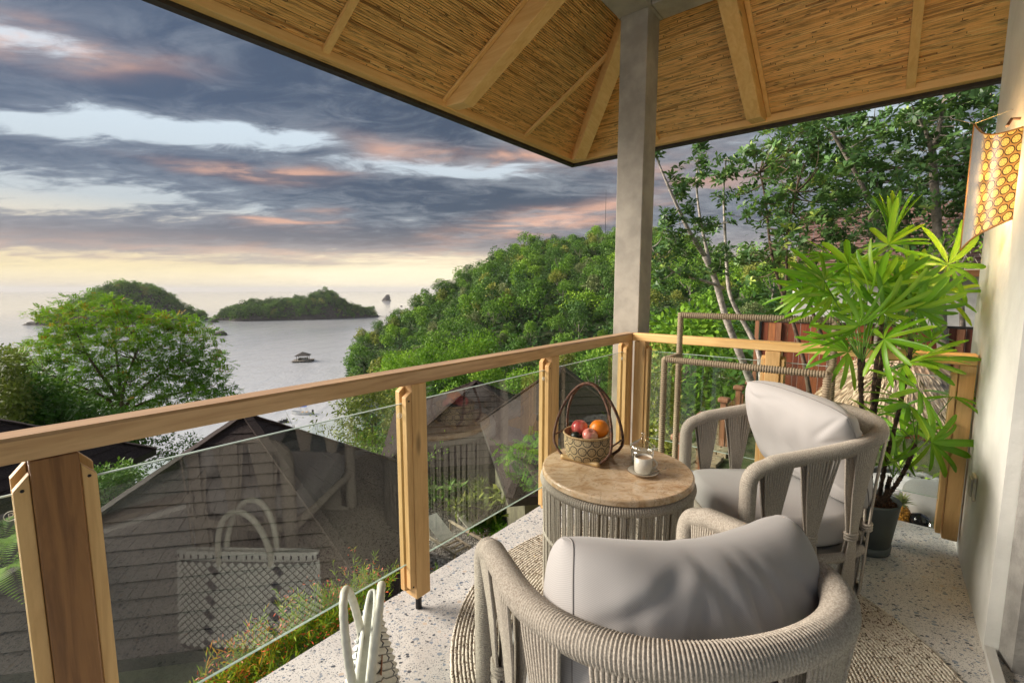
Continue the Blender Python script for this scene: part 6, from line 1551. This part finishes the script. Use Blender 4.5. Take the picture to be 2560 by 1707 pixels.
# slanting concrete wall base of first posts is the stone wall itself
fA, fB = np.array([5.75, 10.5]), np.array([8.9, 8.15]); fd = (fB-fA)/np.linalg.norm(fB-fA); fL = np.linalg.norm(fB-fA); fr_ = math.atan2(fd[1], fd[0])
fn = thing('board_fence', 'tall fence of upright reddish boards behind the garden trees', 'fence', (*((fA+fB)/2), TZ0)); g = np.random.default_rng(6); x = 0; zt = .68
while x < fL:
    w_ = g.choice([.10, .14, .19]); 
    m = MB(); c_ = fA+fd*(x+w_/2); m.box((c_[0], c_[1], (zt+TZ0)/2), (w_-.006, .025+g.uniform(0, .008), zt-TZ0), rz=fr_); m.build('board', board_mats[int(g.choice(4, p=[.4, .25, .25, .1]))], fn); x += w_
m = MB(); m.bar(np.r_[fA-fd*.02, zt+.02], np.r_[fB, zt+.02], .07, .045); m.build('top_rail', dark_frame, fn)
nf_ = np.array([fd[1], -fd[0]]); nf_ = nf_ if nf_[1] < 0 else -nf_
for s in (.35, 1.95, 3.3):
    m = MB(); c_ = fA+fd*s+nf_*.05; m.box((c_[0], c_[1], (zt+TZ0)/2), (.10, .06, zt-TZ0-.02), rz=fr_); m.build('batten_post', plank_post, fn)
m = MB(); c_ = fA-fd*.09; m.box((c_[0], c_[1], (zt+TZ0)/2+.03), (.08, .08, zt-TZ0+.06), rz=fr_); m.build('end_post', plank_post, fn); m = MB(); c_ = fA-fd*.03+nf_*.0; m.box((c_[0], c_[1]-.03, (zt+TZ0)/2), (.035, .05, zt-TZ0), rz=fr_); m.build('steel_angle', steel_black, fn)

# thatched parasol hut
def thatch(label, c, R0, z0, z1, seed, pole=TZ0):
    root = thing('thatched_parasol', label, 'parasol', (c[0], c[1], pole)); g = np.random.default_rng(seed); straw = mk_leaf('straw', [(0, (.36, .24, .15)), (.5, (.64, .48, .33)), (1, (.84, .68, .50))], .1, .9)
    H_ = z1-z0
    for tier, (r0, r1, a0, a1) in enumerate([(0, .64, 0, .5), (.42, 1.0, .34, 1.0)]):
        n = 7500; th = g.uniform(0, 2*pi, n); q = a0+(a1-a0)*np.sqrt(g.random(n)); r = R0*q**.8; z = z1-H_*(q**1.35)*.86+(.05 if tier == 0 else 0)
        d = np.c_[np.cos(th), np.sin(th), -.55-.75*q]; P = np.c_[c[0]+r*np.cos(th), c[1]+r*np.sin(th), z]+g.normal(0, .008, (n, 3)); V, F = leaf_arrays(P, d+g.normal(0, .14, (n, 3)), np.c_[np.cos(th), np.sin(th), np.ones(n)]+g.normal(0, .3, (n, 3)), .16*g.uniform(.6, 1.3, n), .019)
        np_mesh('thatch_layer', V, F, straw, np.repeat(g.random(n), 4), root, loc=(c[0], c[1], pole), kind='stuff')
    m = MB(); pr = [(.001, z1-.03)]+[(R0*q**.8*.98, z1-H_*(q**1.35)*.86-.035) for q in np.linspace(.1, 1, 10)]; m.lathe(pr, 36, (c[0], c[1], 0)); m.build('thatch_core', simple('straw_core', (.25, .18, .11), .95), root, smooth=True)
    m = MB(); m.tube([(c[0], c[1], pole), (c[0], c[1], z1-.1)], .05, 10); m.build('pole', bark_pale, root)
thatch('round straw thatched parasol beyond the railing on the right', (5.62, 6.55), .98, -.40, .53, 3)

# house on the slope behind the right trees
hs = thing('hillside_house', 'white house with faded red shingle roof behind the garden trees', 'house', (12, 17, -1))
RA, RB = P_(1985, 745, 15.5), P_(2620, 700, 12.5)            # eave
ez = 2.0; RA, RB = np.array([9.6, 15.6, ez]), np.array([16.8, 11.2, ez]); up_ = np.array([.55, .80, .0])
dvec = np.array([4.2*.52, 4.2*.85, 2.55]); g = np.random.default_rng(1)
ncr = 16; Lr = np.linalg.norm(RB-RA); ed = (RB-RA)/Lr; nrm_r = nrm(np.cross(ed, dvec)); nrm_r = nrm_r if nrm_r[2] > 0 else -nrm_r
for k in range(ncr):
    p0 = RA+dvec*(k/ncr); p1 = RA+dvec*((k+1.08)/ncr); m = MB(); s = -g.uniform(0, .3)
    while s < Lr:
        w_ = g.uniform(.22, .34); a, b = max(s, 0)+.006, min(s+w_, Lr)-.006; j_ = g.uniform(0, .03); s += w_
        if b-a < .02: continue
        m.add([p0+ed*a+nrm_r*(.035+j_*.4), p0+ed*b+nrm_r*(.035+j_*.4), p1+ed*b+nrm_r*.002, p1+ed*a+nrm_r*.002, p0+ed*a-nrm_r*.005, p0+ed*b-nrm_r*.005], [(0, 1, 2, 3), (0, 4, 5, 1)])
    m.build('shingle_course', shingle_pink, hs)
m = MB(); m.bar(RA-[0, 0, .12], RB-[0, 0, .12], .06, .2); m.build('fascia', simple('orange_fascia', (.38, .17, .06), .6), hs)
inn = np.array([.42, .70, 0]); m = MB(); m.prism([RA+inn*.6-[0, 0, 5], RB+inn*.6-[0, 0, 5], RB+inn*.6+np.array([2, 3.4, 0])-[0, 0, 5], RA+inn*.6+np.array([2, 3.4, 0])-[0, 0, 5]], (0, 0, 4.85)); m.build('wall', stone_white, hs)

# woven pod chair, daybed table with fruit beyond the slab edge
grey_weave = simple('grey_thick_weave', (.16, .165, .16), .85, .2, 20, .5, 30)
c = np.array([W(4.7, .02)[0], W(4.7, .02)[1], TZ0+.03]); c[:2] = aty(2268, 1130, 4.9)[:2]; zc_ = aty(2268, 1150, 4.9)[2]
pod = thing('woven_lounge_chair', 'round chunky grey woven garden chair behind the palm', 'chair', (c[0], c[1], TZ0+.03))
m = MB()
for i in range(15):
    z = .06+i*.052; r = .30+.13*math.sin(min(1, i/10)*pi/2); P = [(r*math.cos(a), r*math.sin(a), z+.01*math.sin(a*18+i*pi)) for a in np.linspace(0, 2*pi, 72, endpoint=False)]
    m.tube(P, .030+0*i, 7, closed=True)
m.build('woven_shell', grey_weave, pod, smooth=True, local=True)
m = MB(); m.lathe([(.001, .62), (.3, .62), (.36, .68), (.34, .76), (.001, .80)], 30); m.build('seat_pad', fabric, pod, smooth=True, local=True)
dt = thing('low_table', 'low wooden table end just beyond the balcony slab', 'table', W(4.1, .1, -1.5))
m = MB(); m.prism([W(3.60, -.30, -.13), W(4.15, -.30, -.13), W(4.15, .62, -.13), W(3.60, .62, -.13)], (0, 0, .04)); m.build('top', wood_u, dt, bevel=.004)
for u_, v_ in ((3.66, -.25), (4.1, -.25), (3.66, .57), (4.1, .57)):
    m = MB(); m.box(W(u_, v_, -.83), (.05, .05, 1.4), rz=AU); m.build('leg', wood_z, dt)
pc_ = atz(2248, 1300, -.09); pc_ = W(3.69, .165, -.09); pi_ = thing('pineapple', 'pineapple with green crown lying beyond the pot', 'pineapple', pc_); m = MB()
pine_m = simple('pineapple_skin', (.55, .26, .04), .5, .3, 40, .6, 60); g = np.random.default_rng(8)
for i in range(10):
    z = .012+i*.014; r = .046*math.sin((i+1.6)/12*pi)
    for k in range(13): a = 2*pi*(k+.5*(i % 2))/13; m.box((r*math.cos(a), r*math.sin(a), z), (.02, .02, .014), rz=a)
m.build('body', pine_m, pi_, local=True, bevel=.004); n = 60; d = nrm(np.c_[g.normal(0, 1, n), g.normal(0, 1, n), g.uniform(.3, 1.8, n)]); V, F = leaf_arrays(np.tile([0, 0, .145], (n, 1)), d, np.tile([0, 0, 1.], (n, 1)), g.uniform(.05, .10, n), .013, droop=.2); np_mesh('crown', V, F, leaf_grey, np.repeat(g.uniform(.3, 1, n), 4), pi_)
gs = thing('drinking_glass', 'clear tumbler on the low table beyond the slab', 'glass', W(3.65, .318, -.09)); m = MB(); m.lathe([(.001, 0), (.032, 0), (.036, .11), (.0345, .11), (.031, .012), (.001, .01)], 28); m.build('tumbler', clear_glass, gs, local=True, smooth=True)
bl_ = thing('black_jug', 'glossy black lumpy jug beside the pineapple', 'jug', W(3.67, .255, -.09)); m = MB(); m.lathe([(.001, 0), (.045, .004), (.055, .03), (.047, .06), (.052, .08), (.04, .11), (.001, .125)], 14); m.build('body', simple('gloss_black', (.012, .012, .014), .12, .2, 8), bl_, local=True, smooth=True)
m = MB(); m.tube([(-.05, -.04, .012), (.02, -.06, .02), (.07, -.03, .012)], .012, 7); m.build('foot', bpy.data.materials['gloss_black'], bl_, local=True, smooth=True)
m = MB(); V = []; 
for i in range(13):
    for j in range(25): a, b = pi*i/12, 2*pi*j/24; V.append((.30*math.sin(a)**.6*math.copysign(abs(math.cos(b))**.6, math.cos(b)), .20*math.sin(a)**.6*math.copysign(abs(math.sin(b))**.6, math.sin(b)), .09*math.cos(a)))
m.add(V, [(i*25+j, i*25+j+1, (i+1)*25+j+1, (i+1)*25+j) for i in range(12) for j in range(24)]); q_ = m.build('daybed_pillow', fabric, local=True, smooth=True); q_.location = W(4.06, .38, -.005).tolist(); q_.rotation_euler = (0, 0, AU); tag(q_, 'white pillow lying on the low table beyond the railing', 'pillow')
tr_ = MB(); tr_.prism([W(3.72, .26, -.088), W(3.95, .26, -.088), W(3.95, .52, -.088), W(3.72, .52, -.088)], (0, 0, .012)); q_ = tr_.build('round_plate', ceram); tag(q_, 'cream tray behind the tumbler', 'tray')

# ------------------------------------------------------------------ garden trees on the right (broad leaves in rosettes)
def rosette_tree(label, base, limbs, clumps, mat, bark, seed, r0=.085, nros=9, leaf=.15, rc_=.42, name='garden_tree'):
    root = thing(name, label, 'tree', base); g = np.random.default_rng(seed); m = MB(); hubs = []
    for li, (pts, ra, rb) in enumerate(limbs):
        Q = smooth_pts(resample(np.array([np.array(p) for p in pts]), .12), 4); m.tube(Q, np.linspace(ra, rb, len(Q))*(1+.06*np.sin(np.arange(len(Q))*1.3)), 8); hubs.append(Q[len(Q)//3:])
    hubs = np.concatenate(hubs); pos, dr, up, ln, va = [], [], [], [], []
    for c in clumps:
        cc = np.array(c[:3]); h = hubs[int(np.argmin(np.linalg.norm(hubs-cc, axis=1)+np.where(hubs[:, 2] > cc[2]+.2, 1.5, 0)))]
        skeleton(m, h, [cc], .016, int(abs(cc[0]*991)) % 9999, n=5); cv = g.uniform(-.22, .16)
        for _ in range(nros):
            o_ = cc+nrm(g.normal(size=3))*g.random()**.5*c[3]*[1, 1, .8]; ax_ = nrm((o_-cc)*1.2+[0, 0, .6]+g.normal(0, .3, 3))
            if g.random() < .6: m.tube([cc, (cc+o_)/2+g.normal(0, .02, 3), o_], [.007, .005, .003], 4, caps=False)
            s1 = nrm(np.cross(ax_, [.3, .8, .1])); s2 = np.cross(ax_, s1); nl_ = 9; young = g.random() < .16
            for k in range(nl_):
                a = 2*pi*k/nl_*1.0+g.normal(0, .2); el_ = g.uniform(-.1, .75); d = (s1*math.cos(a)+s2*math.sin(a))*math.cos(el_)+ax_*math.sin(el_); pos.append(o_+ax_*g.uniform(-.03, .03)); dr.append(d); up.append(ax_+g.normal(0, .2, 3)); ln.append(leaf*g.uniform(.65, 1.15)); va.append((.9 if young and el_ > .3 else .42)+cv+g.normal(0, .1))
    m.build('trunk', bark, root, smooth=True); ln = np.array(ln)
    V, F = leaf_arrays(np.array(pos), np.array(dr), np.array(up), ln, ln*.40, mid=.62, fold=.2, droop=.12); np_mesh('crown', V, F, mat, np.repeat(np.clip(va, 0, 1), 4), root, loc=base); return root
B = P_(1915, 1030, 9.0); B[2] = TZ0
limbs = [([B, P_(1880, 960, 8.9), P_(1840, 860, 8.8), P_(1812, 790, 8.8), P_(1790, 700, 8.8), P_(1762, 640, 8.8)], .085, .055), ([P_(1762, 640, 8.8), P_(1725, 585, 8.7), P_(1690, 510, 8.6), P_(1655, 430, 8.5), P_(1632, 370, 8.5)], .045, .012),
         ([P_(1775, 660, 8.8), P_(1752, 560, 8.9), P_(1740, 470, 8.9), P_(1745, 400, 9)], .035, .012), ([P_(1905, 1000, 9.2), P_(1900, 880, 9.3), P_(1850, 790, 9.4), P_(1822, 740, 9.4), P_(1815, 640, 9.5), P_(1808, 480, 9.6), P_(1815, 400, 9.6)], .06, .014),
         ([P_(1808, 720, 8.8), P_(1760, 700, 8.6), P_(1700, 690, 8.5), P_(1650, 660, 8.4), P_(1630, 620, 8.3)], .03, .008)]
tc1 = [np.r_[P_(x, y, 8.7+dy), r] for x, y, dy, r in [(1638, 385, -.2, .16), (1650, 360, 0, .14), (1690, 440, -.1, .2), (1705, 480, 0, .16), (1742, 405, .2, .22), (1755, 370, .2, .18), (1735, 455, .1, .15), (1760, 430, 0, .14), (1720, 520, 0, .18), (1700, 560, -.1, .24), (1740, 565, .1, .26), (1770, 560, .2, .2), (1735, 600, 0, .25), (1690, 600, -.2, .28), (1660, 575, -.2, .24), (1650, 630, -.3, .3), (1680, 655, -.3, .3), (1640, 660, -.4, .3), (1720, 640, -.2, .25), (1810, 500, .8, .25), (1795, 440, .8, .25), (1820, 400, .8, .3), (1800, 560, .8, .25), (1815, 620, .8, .28), (1790, 640, .4, .28), (1770, 680, 0, .26), (1800, 670, .2, .3), (1665, 545, -.2, .18), (1720, 690, -.2, .22), (1650, 700, -.3, .24)]]
rosette_tree('slender pale trunked tree leaning left beside the column', B, limbs, tc1, leaf_broad, bark_pale, 5, nros=8, leaf=.135)
B = P_(2040, 1060, 9.4); B[2] = TZ0
limbs = [([B, P_(2010, 900, 9.4), P_(1975, 780, 9.4), P_(1950, 720, 9.4), P_(1925, 620, 9.4), P_(1915, 500, 9.4), P_(1900, 430, 9.4)], .055, .015), ([P_(1955, 760, 9.4), P_(1968, 700, 9.5), P_(1965, 600, 9.5), P_(1990, 480, 9.5)], .035, .012), ([P_(2090, 1050, 9.2), P_(2070, 880, 9.2), P_(2030, 780, 9.3), P_(2010, 700, 9.3), P_(2030, 600, 9.4)], .06, .02)]
poly1 = [(1850, 380), (1900, 330), (1985, 300), (2080, 290), (2110, 420), (2080, 560), (2060, 650), (1980, 720), (1880, 700), (1850, 640), (1870, 560), (1840, 500), (1830, 430)]
rosette_tree('leafy tree with thin reddish stems behind the towel rack', B, limbs, pxclumps(poly1, 60, 8.6, 10.4, .26, .36, 31, 22), leaf_broad, bark_brown, 6, nros=9, leaf=.14)
B = P_(2370, 1100, 8.6); B[2] = TZ0
limbs = [([B, P_(2360, 900, 8.6), P_(2350, 760, 8.6), P_(2345, 600, 8.6), P_(2335, 450, 8.6), P_(2330, 380, 8.6)], .10, .06), ([P_(2330, 380, 8.6), P_(2355, 300, 8.6), P_(2362, 230, 8.6)], .05, .02), ([P_(2332, 390, 8.6), P_(2318, 330, 8.5), P_(2290, 280, 8.4)], .045, .02), ([P_(2170, 1080, 8.9), P_(2200, 800, 8.9), P_(2210, 620, 9), P_(2160, 470, 9), P_(2110, 380, 9), P_(2080, 330, 9)], .075, .03), ([P_(2420, 1050, 9.4), P_(2400, 700, 9.4), P_(2410, 560, 9.3), P_(2440, 420, 9.2), P_(2470, 250, 9.2)], .06, .02), ([P_(2350, 640, 8.6), P_(2390, 560, 8.5), P_(2440, 500, 8.4)], .04, .015)]
poly2 = [(2040, 300), (2180, 255), (2340, 225), (2500, 200), (2500, 520), (2420, 560), (2330, 520), (2240, 560), (2160, 640), (2080, 640), (2060, 560), (2090, 450)]
rosette_tree('big spreading tree with grey trunk filling the upper right garden', B, limbs, pxclumps(poly2, 88, 7.9, 10.2, .28, .40, 33, 25), leaf_broad, bark_grey, 7, nros=9, leaf=.155)
# shade trees behind them, farther off, so the gaps close where they do in the photograph
cl = pxclumps([(1900, 340), (2100, 300), (2500, 240), (2520, 560), (2300, 640), (2080, 600), (1960, 640), (1880, 520)], 26, 12.5, 15, .55, .85, 36, 26)
B = P_(2280, 900, 14); B[2] = -1.5
broad_tree('shade_tree', 'dark leafy tree farther back behind the garden trees on the right', B, [P_(2270, 600, 14), P_(2240, 420, 14)], cl, leaf_dark, bark_brown, 41, 110, .20, tw=.16)
cl = pxclumps([(1640, 830), (1760, 800), (1800, 900), (1850, 1000), (1790, 1060), (1700, 1120), (1640, 1180), (1620, 1000)], 60, 12, 20, .6, 1.1, 38, 20)
B = P_(1700, 1150, 16); B[2] = -7
broad_tree('slope_tree', 'lush green tree filling the valley behind the towel rack', B, [P_(1700, 950, 16)], cl, leaf_bright, bark_brown, 42, 190, .24)
cl = pxclumps([(1625, 880), (1660, 860), (1690, 950), (1680, 1100), (1650, 1200), (1620, 1150)], 22, 10, 12, .35, .55, 39, 20)
B = P_(1640, 1300, 11); B[2] = -7
broad_tree('slope_tree', 'yellow tipped light green tree close behind the column foot', B, [P_(1645, 1050, 11)], cl, leaf_olive, bark_pale, 43, 130, .14)
for j, (px, py, Y, lb) in enumerate([(2350, 590, 7.8, 'bright green leafy sprout in front of the faded red roof'), (2400, 610, 7.6, 'bright leafy sprout beside the wall lamp'), (2290, 1140, 5.2, 'small bright plant behind the palm pot')]):
    sapling(px, py, Y, .5, .35, leaf_bright, lb, 300+j, 16, .12, 'leafy_sprout')
for k_, v_ in list(bpy.data.objects.items()):
    pass
# remove prototypes that were never placed
for k, o in enumerate(TREE_KINDS):
    if k not in first:
        for c in list(o.children): bpy.data.objects.remove(c)
        bpy.data.objects.remove(o)
